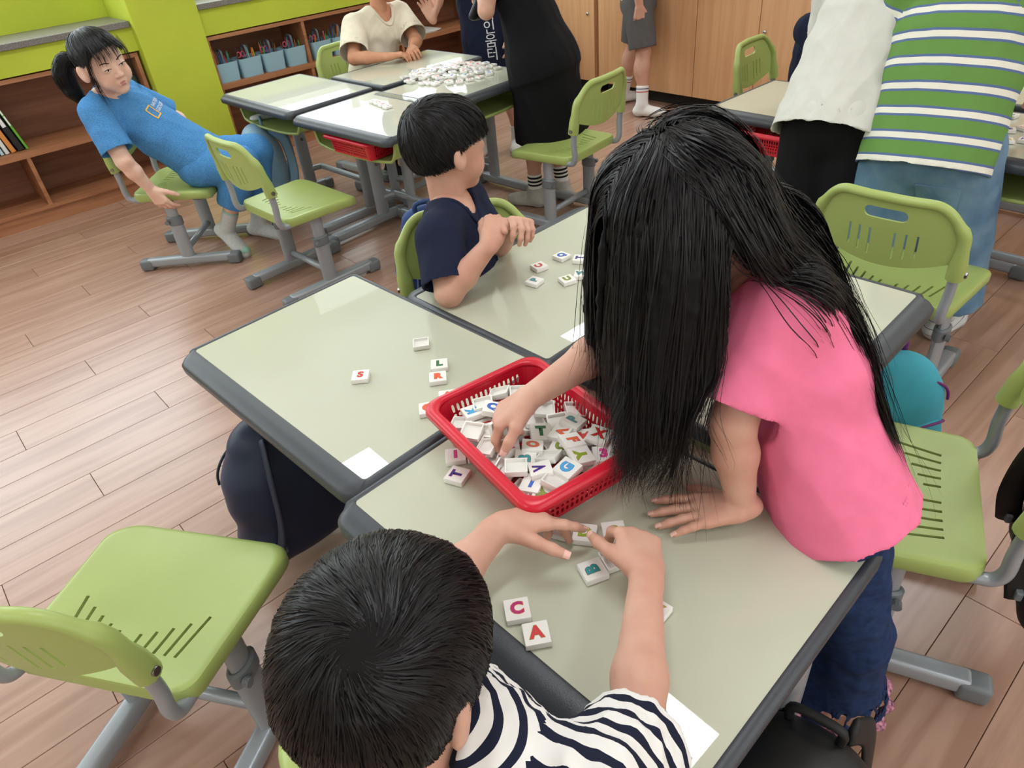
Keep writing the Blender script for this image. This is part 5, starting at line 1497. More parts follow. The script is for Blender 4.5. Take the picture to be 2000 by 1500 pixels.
pk = P10.decal('', 0.4, P10.j['pel'] + P10.j['hx'] * 0.075 - Z * 0.135 - f * 0.06, P10.j['hx'], Z, M_ljean, target=jn, me=bm_mesh('back_pocket', bm), name='back_pocket', push=0.004)
md = pk.modifiers.new('thick', 'SOLIDIFY'); md.thickness = 0.004
P10.done()

# ---------------------------------------------------------------- child in navy almost hidden behind the white shirt
P11 = Person('child in dark navy almost hidden behind the white shirt', dict(
    pel=A(1.42, 3.12, 0.42), neck=A(1.40, 3.05, 0.80), sR=A(1.300, 2.960, 0.765), sL=A(1.50, 3.15, 0.765),
    eR=A(1.36, 2.84, 0.65), wR=A(1.50, 2.80, 0.64), eL=A(1.62, 3.05, 0.65), wL=A(1.62, 2.92, 0.64),
    hx=A(-0.7, -0.7, 0), kR=A(1.52, 2.90, 0.43), kL=A(1.62, 3.02, 0.43), aR=A(1.52, 2.90, 0.08), aL=A(1.62, 3.02, 0.08), toeR=A(0.7, -0.7, 0), toeL=A(0.7, -0.7, 0)),
    (A(1.42, 3.03, 0.94), A(0.75, -0.65, -0.2), Z), 1.08)
P11.body(0.007, hands={'R': (A(0.8, -0.2, -0.1), -Z, HAND0), 'L': (A(0.3, -0.8, -0.1), -Z, HAND0)}, fine=0.004)
P11.h.face_parts(P11.root)
P11.shirt(M_navy, A(1.42, 3.12, 0.42), h=0.006, seed=41)
P11.trousers(cloth('navy_shorts', (28, 32, 48)), 'shorts', 0.9, h=0.006)
hair_cap(P11.h, P11.root, HL([(0, 18), (60, 8), (92, -2), (120, -30), (180, -36)]), nstr=800, width=0.002, seed=22)
P11.done()
# ================================================================== letter tiles
M_tile = mat('tile_white', (236, 234, 228), 0.32, spec=0.5)
INK = dict(red=(206, 28, 44), orange=(232, 92, 36), pink=(224, 62, 140), lime=(140, 176, 40), teal=(40, 142, 148), sky=(66, 164, 220), blue=(40, 100, 196), navy=(40, 44, 128), indigo=(70, 62, 150),
           darkgreen=(32, 110, 62), olive=(132, 150, 46), magenta=(178, 28, 104), yellow=(226, 190, 40), grey=(110, 116, 120))
RIM = dict(red=(120, 150, 40), orange=(190, 40, 40), pink=(140, 30, 110), lime=(196, 70, 40), teal=(150, 90, 50), sky=(40, 90, 180), blue=(30, 40, 130), navy=(200, 60, 130), indigo=(40, 36, 100),
           darkgreen=(60, 60, 40), olive=(70, 90, 30), magenta=(230, 130, 60), yellow=(200, 140, 60), grey=(70, 76, 90))
NICE = dict(darkgreen='dark green', sky='sky blue', lime='lime green')
TS, TH = 0.0330, 0.0092
def make_tile_mesh():
    o = rrect(-TS / 2, TS / 2, -TS / 2, TS / 2, 0.0016, 0.0016, 3)
    i = rrect(-TS / 2 + 0.0022, TS / 2 - 0.0022, -TS / 2 + 0.0022, TS / 2 - 0.0022, 0.001, 0.001, 3)
    sc = lambda l, k: [(x * k, y * k) for x, y in l]
    V, F = loft([[(x, y, -TH / 2 + 0.0062) for x, y in i], [(x, y, -TH / 2) for x, y in i], [(x, y, -TH / 2) for x, y in o], [(x, y, TH / 2 - 0.0008) for x, y in o], [(x, y, TH / 2) for x, y in sc(o, 0.965)]], True, True)
    return shade_by_angle(mesh_pd('letter_tile', V, F), 40)
TILE = make_tile_mesh()
n_tile = [0]
def tile(x, y, z, yaw, letter, ink, label, group, tilt=(0, 0), up=None, fine=True):
    o = link('letter_tile', TILE, M_tile)
    flip = letter is None
    R = Matrix.Rotation(math.radians(yaw), 4, 'Z') @ Matrix.Rotation(tilt[0], 4, 'X') @ Matrix.Rotation(tilt[1], 4, 'Y')
    if flip: R = R @ Matrix.Rotation(PI, 4, 'X')
    o.matrix_world = Matrix.Translation((x, y, z)) @ R
    tag(o, label, 'letter tile', group)
    if letter:
        a = link('letter', text_mesh(letter, 0.024, 0.0, bold=0.0011), None, o); a.location = (0, 0.0004, TH / 2 + 0.00022)
        a.data = a.data if not a.data.materials else a.data.copy()
        a.data.materials.clear(); a.data.materials.append(mat('ink_' + ink, INK[ink], 0.45))
        if fine:
            b = link('letter_outline', text_mesh(letter, 0.024, 0.0, bold=0.0017), None, o); b.location = (0, 0.0004, TH / 2 + 0.00010)
            b.data = b.data if not b.data.materials else b.data.copy()
            b.data.materials.clear(); b.data.materials.append(mat('rim_' + ink, RIM[ink], 0.45))
    return o
zt_ = 0.6012 + TH / 2
def nice(c): return NICE.get(c, c)
for (x, y, yaw, L_, c, lab) in [
    (-0.1766, 1.2239, 4, None, '', 'white tile lying hollow side up behind the letters L and R'),
    (-0.1368, 1.1386, 2, 'L', 'darkgreen', 'white tile with dark green L, touching the orange R tile'),
    (-0.1388, 1.0959, 3, 'R', 'orange', 'white tile with orange R, touching the dark green L tile'),
    (-0.2902, 1.1283, -1, 'S', 'red', 'white tile with red S lying alone on the left desk'),
    (-0.1542, 1.0020, 5, 'O', 'orange', 'white tile with orange O half under the left rim of the red basket'),
    (-0.1190, 1.0329, 4, 'A', 'orange', 'white tile with orange A peeking out behind the left rim of the red basket'),
    (-0.1040, 0.8680, 3, 'I', 'pink', 'white tile with pink I beside the front rim of the red basket'),
    (-0.0690, 0.8690, 3, None, '', 'hollow white tile between the pink I tile and the red basket'),
    (-0.1014, 0.8215, 62, 'T', 'navy', 'white tile with navy T just in front of the red basket'),
    (0.0492, 0.6883, 63, 'T', 'red', 'white tile with red T under the left hand of the striped boy'),
    (0.0802, 0.6747, -16, 'D', 'lime', 'white tile with lime green D between the hands of the striped boy'),
    (0.1218, 0.6734, -179, 'U', 'lime', 'white tile with lime green U under the right fingertips of the striped boy'),
    (0.0821, 0.6093, -253, 'B', 'teal', 'white tile with teal B beside the right wrist of the striped boy'),
    (0.1130, 0.6250, -253, None, '', 'hollow white tile half under the right wrist of the striped boy'),
    (-0.0237, 0.5594, 5, 'C', 'magenta', 'white tile with magenta C near the desk edge, above the red A'),
    (-0.0022, 0.5214, 5, 'A', 'red', 'white tile with red A at the desk edge, below the magenta C'),
    (0.1494, 0.5381, -46, 'Y', 'lime', 'white tile with lime green Y behind the right forearm of the striped boy'),
    (0.0934, 1.5093, -242, 'C', 'red', 'white tile with red C in front of the boy in navy'),
    (0.1521, 1.5506, 40, 'Q', 'blue', 'white tile with blue Q in front of the boy in navy'),
    (0.1936, 1.5268, 72, 'T', 'indigo', 'white tile with indigo T beside the blue Q tile'),
    (0.2328, 1.4877, 66, 'I', 'teal', 'white tile with teal I on the second desk'),
    (0.1505, 1.4288, 21, 'U', 'olive', 'white tile with olive U touching the teal W tile'),
    (0.1854, 1.4469, -15, 'W', 'teal', 'white tile with teal W touching the olive U tile'),
    (0.0761, 1.4379, 50, 'P', 'teal', 'white tile with teal P nearest the elbow of the boy in navy'),
    (0.2738, 1.4288, 4, 'A', 'grey', 'white tile with grey A next to the black hair on the second desk'),
    (0.2378, 1.3705, 5, 'H', 'yellow', 'white tile with yellow H next to the black hair on the second desk')]:
    tile(x, y, zt_, yaw, L_, c, lab, 'loose letter tiles on the near desks')
# the word on the far desk
for (x, y, L_, c) in ((-0.470, 3.226, 'L', 'darkgreen'), (-0.446, 3.187, 'O', 'red'), (-0.423, 3.149, 'R', 'red'), (-0.400, 3.111, 'Y', 'grey')):
    tile(x, y, zt_, -56, L_, c, 'white %s tile in the word LORY on the far desk' % L_, 'tiles spelling a word on the far desk')
tile(-0.457, 4.100, 0.0005 + TH / 2, 20, 'D', 'grey', 'white tile dropped on the floor under the far desks', 'loose letter tiles')
tile(-0.030, 3.270, 0.4800 + TH / 2, 30, None, '', 'white tile lying in the open tray behind the bowl haircut', 'loose letter tiles')
for (x, y, L_, c, yaw, lab) in ((1.665, 2.205, 'E', 'navy', 30, 'white tile with navy E farthest on the right desk'), (1.580, 2.082, 'M', 'navy', 60, 'white tile with navy M in the middle of the right desk'), (1.520, 1.997, 'N', 'yellow', -20, 'white tile with yellow N nearest the green striped shirt'),
        (1.565, 1.985, 'Z', 'indigo', 40, 'white tile with indigo Z beside the yellow N on the right desk'), (1.440, 2.050, 'R', 'red', 70, 'white tile with red R half behind the green striped shirt'), (1.628, 2.085, 'C', 'orange', 100, 'white tile with orange C beside the navy M on the right desk'), (1.700, 2.12, None, '', 10, 'hollow white tile at the right edge of the right desk')):
    tile(x, y, zt_, yaw, L_, c, lab, 'letter tiles on the right desks', fine=False)
# heap on the far desks
r = random.Random(3)
combos = [(l, c) for c in ('red', 'blue', 'navy', 'teal', 'orange', 'darkgreen', 'pink') for l in 'ABCDEGHKMNPRSTUVXYZ']
r.shuffle(combos)
placed = []
tries = 0
while len(placed) < 96 and tries < 6000:
    tries += 1
    a, d_ = r.uniform(0, 2 * PI), math.sqrt(r.random())
    x = -0.135 + 0.225 * d_ * math.cos(a); y = 3.615 + 0.21 * d_ * math.sin(a)
    lev = sum(1 for p in placed if (p[0] - x) ** 2 + (p[1] - y) ** 2 < 0.034 ** 2)
    if lev > (1 if d_ < 0.75 else 0): continue
    if lev and min((p[0] - x) ** 2 + (p[1] - y) ** 2 for p in placed) < 0.012 ** 2: continue
    top = max([p[2] for p in placed if (p[0] - x) ** 2 + (p[1] - y) ** 2 < 0.036 ** 2] + [0])
    lv = 1 if lev else 0
    placed.append((x, y, lv))
    flip = r.random() < 0.22
    if flip: tile(x, y, zt_ + lv * (TH + 0.001), r.uniform(0, 360), None, '', 'hollow white tile lying upside down in the heap on the far desks', 'heap of letter tiles on the far desks', (r.uniform(-.08, .08) * lv, r.uniform(-.08, .08) * lv))
    else:
        L_, c = combos[len(placed) % len(combos)]
        tile(x, y, zt_ + lv * (TH + 0.001), r.uniform(0, 360), L_, c, 'white tile with %s %s in the heap on the far desks' % (nice(c), L_), 'heap of letter tiles on the far desks', (r.uniform(-.08, .08) * lv, r.uniform(-.08, .08) * lv), fine=False)

# ================================================================== red perforated baskets
M_red = mat('red_plastic', (206, 22, 48), 0.32, spec=0.5)
def make_basket():
    t = thing('plastic_basket', '', 'basket')
    H = 0.072
    def wall_pt(u, z, per):   # rounded rectangle perimeter point
        pass
    def ring(z, e):
        k = z / H
        return rrect(-0.128 - 0.012 * k + e, 0.128 + 0.012 * k - e, -0.088 - 0.012 * k + e, 0.088 + 0.012 * k - e, 0.022 + 0.006 * k, 0.022 + 0.006 * k, 6)
    # walls as cells, each with its own hole
    V, F = [], []
    def cell(P00, P10, P11, P01, hole):
        c = [Vector(p) for p in (P00, P10, P11, P01)]
        def bil(a, b): return c[0] * (1 - a) * (1 - b) + c[1] * a * (1 - b) + c[2] * a * b + c[3] * (1 - a) * b
        n0 = len(V)
        if hole is None:
            V.extend([bil(0, 0), bil(1, 0), bil(1, 1), bil(0, 1)]); F.append((n0, n0 + 1, n0 + 2, n0 + 3)); return
        hw, hh = hole
        out = [(0, 0), (.5, 0), (1, 0), (1, .5), (1, 1), (.5, 1), (0, 1), (0, .5)]
        inn = [(.5 - hw * .75, .5 - hh * .9), (.5, .5 - hh), (.5 + hw * .75, .5 - hh * .9), (.5 + hw, .5), (.5 + hw * .75, .5 + hh * .9), (.5, .5 + hh), (.5 - hw * .75, .5 + hh * .9), (.5 - hw, .5)]
        V.extend(bil(*p) for p in out); V.extend(bil(*p) for p in inn)
        for k in range(8): F.append((n0 + k, n0 + (k + 1) % 8, n0 + 8 + (k + 1) % 8, n0 + 8 + k))
    rows = [(0.004, 0.010, None), (0.010, 0.024, (0.30, 0.42)), (0.024, 0.034, (0.32, 0.34)), (0.034, 0.044, (0.32, 0.34)), (0.044, 0.062, (0.30, 0.43)), (0.062, 0.072, None)]
    for sx in range(4):
        for (z0, z1, hole) in rows:
            r0, r1 = ring(z0, 0), ring(z1, 0)
            a0, b0 = r0[7 * sx + 6], r0[(7 * sx + 7) % 28]; a1, b1 = r1[7 * sx + 6], r1[(7 * sx + 7) % 28]
            L0 = math.dist(a0, b0); nc = max(1, round(L0 / 0.0092))
            for i in range(nc):
                f0, f1 = i / nc, (i + 1) / nc
                m = lambda a, b, f, z: (a[0] + (b[0] - a[0]) * f, a[1] + (b[1] - a[1]) * f, z)
                cell(m(a0, b0, f0, z0), m(a0, b0, f1, z0), m(a1, b1, f1, z1), m(a1, b1, f0, z1), hole)
            for i in range(6):
                p, q = r0[7 * sx + i], r0[7 * sx + i + 1]; p1, q1 = r1[7 * sx + i], r1[7 * sx + i + 1]
                cell((*p, z0), (*q, z0), (*q1, z1), (*p1, z1), None)
    me = mesh_pd('wall', V, F)
    bm = bmesh.new(); bm.from_mesh(me); bmesh.ops.remove_doubles(bm, verts=bm.verts, dist=0.00005); bmesh.ops.recalc_face_normals(bm, faces=bm.faces); bm.to_mesh(me); bm.free()
    w = link('wall', me, M_red, t); md = w.modifiers.new('thick', 'SOLIDIFY'); md.thickness = 0.0018; md.offset = 0
    # bottom with slits
    bm = bmesh.new()
    for i in range(27):
        x = -0.122 + i * 0.244 / 26; bm_box(bm, (0.0045, 0.17, 0.002), (x, 0, 0.004))
    for y in (-0.085, -0.042, 0, 0.042, 0.085): bm_box(bm, (0.25, 0.006, 0.0022), (0, y, 0.004))
    link('bottom', bm_mesh('bottom', bm), M_red, t)
    # rolled rim
    V, F = loft([[(x, y, z) for x, y in ring(H, e)] for e, z in ((0.0010, 0.069), (0.0008, 0.0755), (-0.003, 0.0785), (-0.012, 0.0775), (-0.0165, 0.073), (-0.017, 0.064), (-0.0150, 0.064), (-0.0145, 0.0715), (-0.004, 0.074))], closed_ring=True)
    link('rim', mesh_pd('rim', V, F, True), M_red, t)
    return t
b0 = make_basket(); b0.location = (0.0245, 0.8495, 0.6018); b0.rotation_euler = (0, 0, math.radians(-59))
b0['label'] = 'red perforated plastic basket full of letter tiles on the near desks'; b0['group'] = 'red plastic baskets'
for x, y, a, lab in ((-0.485, 2.955, -46, 'empty red basket in the open tray of the desk spelling LORY'), (1.035, 2.480, -51, 'red basket in the open tray under the desk before the white shirt')):
    b = copy_tree(b0); b.location = (x, y, 0.481); b.rotation_euler = (0, 0, math.radians(a)); b['label'] = lab
# tiles in the basket
BT = [(0.123, 0.8066, 0.672, -30, 'X', 'red'), (0.0888, 0.8504, 0.668, 51, 'P', 'teal'), (0.1011, 0.8183, 0.662, -195, 'A', 'red'), (0.0805, 0.798, 0.673, -70, 'F', 'orange'), (0.0679, 0.8313, 0.663, -128, 'V', 'orange'),
      (0.0903, 0.7698, 0.668, -250, 'Y', 'lime'), (0.0669, 0.7449, 0.668, 42, 'G', 'sky'), (0.1245, 0.7745, 0.660, -3, '3', 'pink'), (0.139, 0.8093, 0.655, -48, 'I', 'sky'), (0.0282, 0.7474, 0.670, -264, 'V', 'navy'), (0.0079, 0.7846, 0.658, 81, 'B', 'teal'),
      (0.0141, 0.7271, 0.662, -28, 'I', 'blue'), (0.0300, 0.7050, 0.660, 55, 'Y', 'olive'), (0.0211, 0.8105, 0.660, -5, 'O', 'orange'), (-0.0143, 0.8182, 0.655, 3, 'R', 'pink'), (0.0367, 0.8432, 0.658, 1, 'T', 'darkgreen'),
      (-0.0348, 0.8975, 0.673, -9, 'Q', 'blue'), (-0.0682, 0.9052, 0.664, -248, 'K', 'sky'), (0.0017, 0.9334, 0.654, 80, 'A', 'yellow'), (-0.0514, 0.879, 0.656, -248, 'J', 'red'), (0.0647, 0.8091, 0.654, -28, 'C', 'olive'), (0.1017, 0.772, 0.650, -30, 'L', 'pink')]
BH = [(-0.0222, 0.9456, 0.668, -12, 'behind the blue Q tile'), (0.0109, 0.9387, 0.670, -1, 'behind the yellow A tile'), (0.0456, 0.9278, 0.672, -25, 'near the far rim corner'), (-0.0506, 0.9182, 0.669, 4, 'behind the sky blue K tile'), (-0.070, 0.8501, 0.670, -22, 'against the front rim beside the red J tile'),
      (-0.0881, 0.8829, 0.660, -14, 'in the left corner of the basket'), (-0.0425, 0.8477, 0.664, -24, 'in front of the red J tile'), (-0.0468, 0.8179, 0.664, -33, 'against the front rim beside the pink R tile'), (0.0484, 0.9006, 0.660, -3, 'under the arm of the girl in pink'), (-0.0171, 0.7986, 0.655, -10, 'left of the teal B tile'),
      (-0.0069, 0.7571, 0.671, -2, 'standing high below the teal B tile'), (0.0434, 0.7804, 0.664, -28, 'between the orange O and the lime green Y'), (0.0457, 0.7205, 0.671, -29, 'between the sky blue G and the near corner')]
BX = [(-0.0388, 0.790, 0.655, -34), (-0.0249, 0.7693, 0.655, -35), (0.0006, 0.7279, 0.654, -36), (0.0669, 0.8686, 0.655, -84), (0.0979, 0.9000, 0.650, -84), (0.0555, 0.8251, 0.650, -70), (0.012, 0.865, 0.650, 20), (-0.012, 0.845, 0.648, 50), (0.03, 0.89, 0.648, 10),
      (-0.02, 0.87, 0.640, 30), (0.02, 0.83, 0.638, -30), (0.05, 0.75, 0.640, 12), (0.09, 0.80, 0.640, 33), (-0.05, 0.90, 0.640, -10), (0.02, 0.92, 0.636, 8), (0.06, 0.88, 0.632, -14), (0.11, 0.84, 0.636, 22), (0.0, 0.80, 0.636, 5), (-0.03, 0.83, 0.632, 60), (0.03, 0.775, 0.634, -22), (0.07, 0.82, 0.630, 44),
      (0.115, 0.805, 0.628, 14), (-0.06, 0.87, 0.628, -8), (0.0, 0.90, 0.622, 31), (0.04, 0.86, 0.620, 3), (0.02, 0.74, 0.620, -40)]
r = random.Random(5)
for x, y, z, yaw, L_, c in BT:
    tile(x, y, z, yaw, L_, c, 'white tile with %s %s in the red basket' % (nice(c), L_ if L_ != '3' else 'numeral 3'), 'letter tiles in the red basket', (r.uniform(-.22, .22), r.uniform(-.22, .22)))
for x, y, z, yaw, w_ in BH:
    tile(x, y, z, yaw, None, '', 'hollow white tile in the red basket, ' + w_, 'letter tiles in the red basket', (r.uniform(-.3, .3), r.uniform(-.3, .3)))
for x, y, z, yaw in BX:
    tile(x, y, z, yaw, None, '', 'white tile buried low in the red basket among the others', 'letter tiles in the red basket', (r.uniform(-.3, .3), r.uniform(-.3, .3)))
tile(-0.0260, 0.8290, 0.686, 20, None, '', 'white tile held in the fingers of the girl in pink', 'letter tiles in the red basket', (1.25, 0.3))

# ================================================================== bags
def backpack(name, label, loc, rz, W, D, Hh, m, trim, hang=0.0, pocket=True, seed=1, group='school bags', zip_m=None, lean=(0, 0)):
    t = thing(name, label, 'backpack', loc, rz, group)
    F = Field()
    F.ecap((0, 0, D * 0.45), (0, lean[1], Hh * 0.62), (1, 0, 0), W * 0.50, W * 0.49, D * 0.50, D * 0.48, 0.03)
    F.ecap((0, lean[1], Hh * 0.5), (0, lean[1] * 1.3, Hh - D * 0.40), (1, 0, 0), W * 0.49, W * 0.36, D * 0.48, D * 0.36, 0.05)
    for sx in (-1, 1): F.ell((sx * W * 0.40, 0, D * 0.42), (W * 0.12, D * 0.42, D * 0.36), None, 0.04)
    v, q = F.mesh(0.006); v = wrinkle(relax(v, q, 2), q, 0.006, 26, seed, A(0, 0, 1), 1.6)
    v[:, 2] = np.maximum(v[:, 2], 0.001)
    body = link('bag_body', mesh_np('bag_body', v, q), m, t)
    if pocket:
        F = Field(); F.ecap((0, -D * 0.40, D * 0.35), (0, -D * 0.40 + lean[1], Hh * 0.46), (1, 0, 0), W * 0.40, W * 0.38, D * 0.24, D * 0.20, 0.03)
        v, q = F.mesh(0.006); v = wrinkle(relax(v, q, 2), q, 0.004, 30, seed + 1, A(0, 0, 1), 1.6)
        p = link('front_pocket', mesh_np('front_pocket', v, q), m, t)
        pts = [(W * 0.40 * math.cos(a), -D * 0.42 + lean[1] - D * 0.13 * math.sin(a) * 1.0, Hh * 0.46 + D * 0.10 * math.sin(a)) for a in [PI * i / 10 for i in range(11)]]
        tube('zipper', smooth_path(pts, 3), 0.003, zip_m or trim, p, 6)
    pts = [(W * 0.46 * math.cos(a), -D * 0.30 + lean[1], Hh * 0.60 + Hh * 0.24 * math.sin(a)) for a in [PI * i / 12 for i in range(13)]]
    tube('zipper', smooth_path(pts, 3), 0.0032, zip_m or trim, t, 6)
    for sx in (-1, 1):
        pts = [(sx * W * 0.16, D * 0.36 + lean[1], Hh * 0.93), (sx * W * 0.24, D * 0.62, Hh * 0.78), (sx * W * 0.30, D * 0.66, Hh * 0.45), (sx * W * 0.36, D * 0.5, Hh * 0.20)]
        V, F_ = sweep(smooth_path(pts, 5), 0.022, 8, flat=0.25, upv=(1, 0, 0))
        st = link('shoulder_strap', mesh_pd('shoulder_strap', V, F_, True), trim, t)
        bm = bmesh.new(); bm_box(bm, (0.03, 0.012, 0.02), (sx * W * 0.35, D * 0.53, Hh * 0.24), bevel=0.003)
        link('buckle', bm_mesh('buckle', bm), M_cap, st)
    pts = [(-0.035, D * 0.2 + lean[1], Hh * 0.94), (-0.03, D * 0.2 + lean[1], Hh * 1.02), (0.03, D * 0.2 + lean[1], Hh * 1.02), (0.035, D * 0.2 + lean[1], Hh * 0.94)]
    tube('carry_loop', smooth_path(pts, 5), 0.007, trim, t, 8)
    return t
M_navyb = mat('navy_nylon', (34, 46, 76), 0.5, var=0.15, vscale=30, bump=0.1, bscale=500)
M_navyt = mat('navy_strap', (28, 38, 62), 0.6)
backpack('school_backpack', 'navy nylon backpack hanging under the desk with the lone S tile', (-0.545, 1.245, 0.062), math.radians(-139), 0.30, 0.17, 0.41, M_navyb, M_navyt, seed=3)
M_paleb = mat('pale_blue_nylon', (132, 168, 190), 0.55, var=0.1, vscale=20)
bp = backpack('school_backpack', 'pale blue backpack hanging under the far desk next to the pillar', (-1.115, 3.560, 0.06), math.radians(-75), 0.30, 0.20, 0.43, M_paleb, mat('pale_blue_strap', (118, 152, 174), 0.6), seed=5, zip_m=mat('copper_zip', (176, 120, 104), 0.4, 0.6))
M_blackb = mat('black_nylon', (20, 20, 23), 0.5, var=0.2, vscale=30, bump=0.1, bscale=500)
backpack('school_backpack', 'black backpack with a heavy zip hanging below the near desk corner', (0.345, 0.455, 0.03), math.radians(-40), 0.27, 0.17, 0.37, M_blackb, mat('black_strap', (16, 16, 18), 0.6), seed=7, zip_m=mat('zip_black', (44, 44, 48), 0.35, 0.5))
M_teal = mat('teal_cloth', (56, 164, 186), 0.7, var=0.1, vscale=20)
backpack('school_backpack', 'turquoise bag with purple trim hanging below the desk behind the girl in pink', (0.845, 1.215, 0.16), math.radians(10), 0.24, 0.16, 0.30, M_teal, mat('purple_trim', (110, 30, 110), 0.6), seed=9)
M_royal = mat('royal_blue_quilt', (24, 62, 122), 0.7, var=0.15, vscale=18)
backpack('school_backpack', 'royal blue quilted bag hanging on the chair of the boy in navy', (-0.185, 1.880, 0.27), math.radians(193), 0.22, 0.11, 0.38, M_royal, mat('royal_strap', (20, 52, 104), 0.6), seed=11)
backpack('school_backpack', 'black bag hanging on the chair back at the right picture edge', (0.965, 0.800, 0.17), math.radians(62), 0.28, 0.12, 0.36, M_blackb, MATS['black_strap'], seed=13)

# ================================================================== shelf contents
def on_shelf(o, s, n, z, extra=0.0):
    o.location = rp(s, n, z); o.rotation_euler = (0, 0, math.radians(39) + extra); return o
M_caddy = mat('pale_blue_plastic', (150, 186, 202), 0.45); M_hand = mat('grey_handle_plastic', (104, 116, 126), 0.5)
def make_caddy():
    t = thing('pencil_caddy', '', 'caddy')
    o0, o1 = rrect(-0.066, 0.066, -0.058, 0.058, 0.02, 0.02), rrect(-0.073, 0.073, -0.066, 0.066, 0.022, 0.022)
    i0, i1 = rrect(-0.063, 0.063, -0.055, 0.055, 0.018, 0.018), rrect(-0.070, 0.070, -0.063, 0.063, 0.020, 0.020)
    V, F = loft([[(x, y, 0.006) for x, y in i0], [(x, y, 0.105) for x, y in i1], [(x, y, 0.107) for x, y in o1], [(x, y, 0.002) for x, y in o0], [(x, y, 0) for x, y in o0]], True, True)
    link('tub', shade_by_angle(mesh_pd('tub', V, F)), M_caddy, t)
    bm = bmesh.new(); bm_box(bm, (0.004, 0.118, 0.09), (0, 0, 0.056)); link('divider', bm_mesh('divider', bm), M_caddy, t)
    tube('handle', smooth_path([(-0.002, -0.030, 0.08), (-0.002, -0.030, 0.15), (-0.002, -0.018, 0.168), (-0.002, 0.018, 0.168), (-0.002, 0.030, 0.15), (-0.002, 0.030, 0.08)], 4), 0.007, M_hand, t, 8)
    return t
cad0 = make_caddy()
pen_me = {}
PENS = dict(green=(60, 150, 70), yellow=(226, 186, 50), red=(190, 44, 50), black=(34, 34, 38), orange=(220, 120, 50), teal=(40, 130, 130), brown=(120, 76, 50), white=(220, 220, 216), blue=(50, 90, 170))
def pencil(col, loc, tilt, az, L_, label):
    if col not in pen_me:
        V, F = sweep([(0, 0, 0), (0, 0, 0.140), (0, 0, 0.158), (0, 0, 0.162)], [0.0042, 0.0042, 0.0014, 0.0006], 6)
        pen_me[col] = mesh_pd('pencil', V, F)
    o = link('pencil', pen_me[col], mat('pencil_' + col, PENS[col], 0.4))
    o.matrix_world = Matrix.Translation(loc) @ Matrix.Rotation(az, 4, 'Z') @ Matrix.Rotation(tilt, 4, 'X') @ Matrix.Diagonal((1, 1, L_, 1))
    tag(o, label, 'pencil', 'pencils and pens in the blue caddies')
ordn = ['nearest the pillar', 'second from the pillar', 'third from the pillar', 'fourth from the pillar', 'first behind the green chair back', 'second behind the green chair back']
r = random.Random(11)
M_sc = mat('scissor_pink', (206, 84, 110), 0.4)
for i, s in enumerate((1.497, 1.652, 1.806, 1.962, 2.150, 2.306)):
    t = cad0 if i == 0 else copy_tree(cad0)
    on_shelf(t, s, -0.075, 0.4685); t['label'] = 'pale blue pencil caddy with grey handle, ' + ordn[i]; t['group'] = 'pencil caddies on the shelf'
    cols = list(PENS); r.shuffle(cols)
    for k, c in enumerate(cols[:8]):
        sx = -1 if k % 2 else 1
        p = rp(s + sx * r.uniform(0.015, 0.05), -0.075 + r.uniform(-0.040, 0.040), 0.476)
        pencil(c, p, r.uniform(-0.22, 0.22), r.uniform(0, 6.28), r.uniform(0.85, 1.05), '%s pencil standing in the blue caddy %s' % (c, ordn[i]))
    if i in (1, 2, 3, 4):
        sc = thing('scissors', 'pink handled scissors standing in the blue caddy ' + ordn[i], 'scissors', rp(s - 0.035, -0.06, 0.476), math.radians(39), 'scissors in the caddies')
        for sx in (-1, 1):
            V, F = sweep([(sx * 0.013 + 0.011 * math.cos(a), 0, 0.118 + 0.015 * math.sin(a)) for a in [2 * PI * j / 14 for j in range(14)]], 0.0034, 6, closed=True)
            link('handle', mesh_pd('handle', V, F, True), M_sc, sc)
        bm = bmesh.new(); bm_box(bm, (0.012, 0.002, 0.104), (0, 0, 0.054)); link('blade', bm_mesh('blade', bm), M_screw, sc)
def book(s, n, z, w, d, h, col, label, lean=0.0, group='books on the low shelf', art=None):
    t = thing('book', label, 'book', rp(s, n, z), math.radians(39), group)
    t.rotation_euler = (0, lean, math.radians(39))
    M_ = mat('cover_%d_%d_%d' % col, col, 0.4)
    bm = bmesh.new()
    bm_box(bm, (0.002, d, h), (0.001, 0, h / 2)); bm_box(bm, (0.002, d, h), (w - 0.001, 0, h / 2)); bm_box(bm, (w, 0.002, h), (w / 2, -d / 2 + 0.001, h / 2))
    link('cover', bm_mesh('cover', bm), M_, t)
    bm = bmesh.new(); bm_box(bm, (w - 0.004, d - 0.006, h - 0.006), (w / 2, 0.001, h / 2)); link('pages', bm_mesh('pages', bm), mat('paper_cream', (226, 220, 204), 0.8), t)
    if art:
        bm = bmesh.new()
        for zz, hh in art: bm_box(bm, (w * 0.6, 0.0006, hh), (w / 2, -d / 2 - 0.0003, h * zz))
        link('spine_print', bm_mesh('spine_print', bm), mat('white_print', (236, 238, 240), 0.7), t)
    return t
bs = [(-0.020, 0.017, 0.20, (196, 186, 206), 'lilac book at the left end of the low shelf'), (0.004, 0.015, 0.19, (214, 70, 140), 'bright pink book in the row on the low shelf'), (0.026, 0.018, 0.20, (128, 196, 200), 'turquoise book in the row on the low shelf'), (0.050, 0.016, 0.21, (186, 214, 226), 'pale blue book in the row on the low shelf'),
      (0.072, 0.020, 0.22, (226, 228, 226), 'white book in the row on the low shelf'), (0.100, 0.024, 0.225, (214, 140, 70), 'orange and black book in the row on the low shelf'), (0.134, 0.030, 0.245, (32, 32, 34), 'thick black book leaning near the right end of the row'), (0.172, 0.012, 0.25, (104, 178, 60), 'thin green book leaning at the right end of the row')]
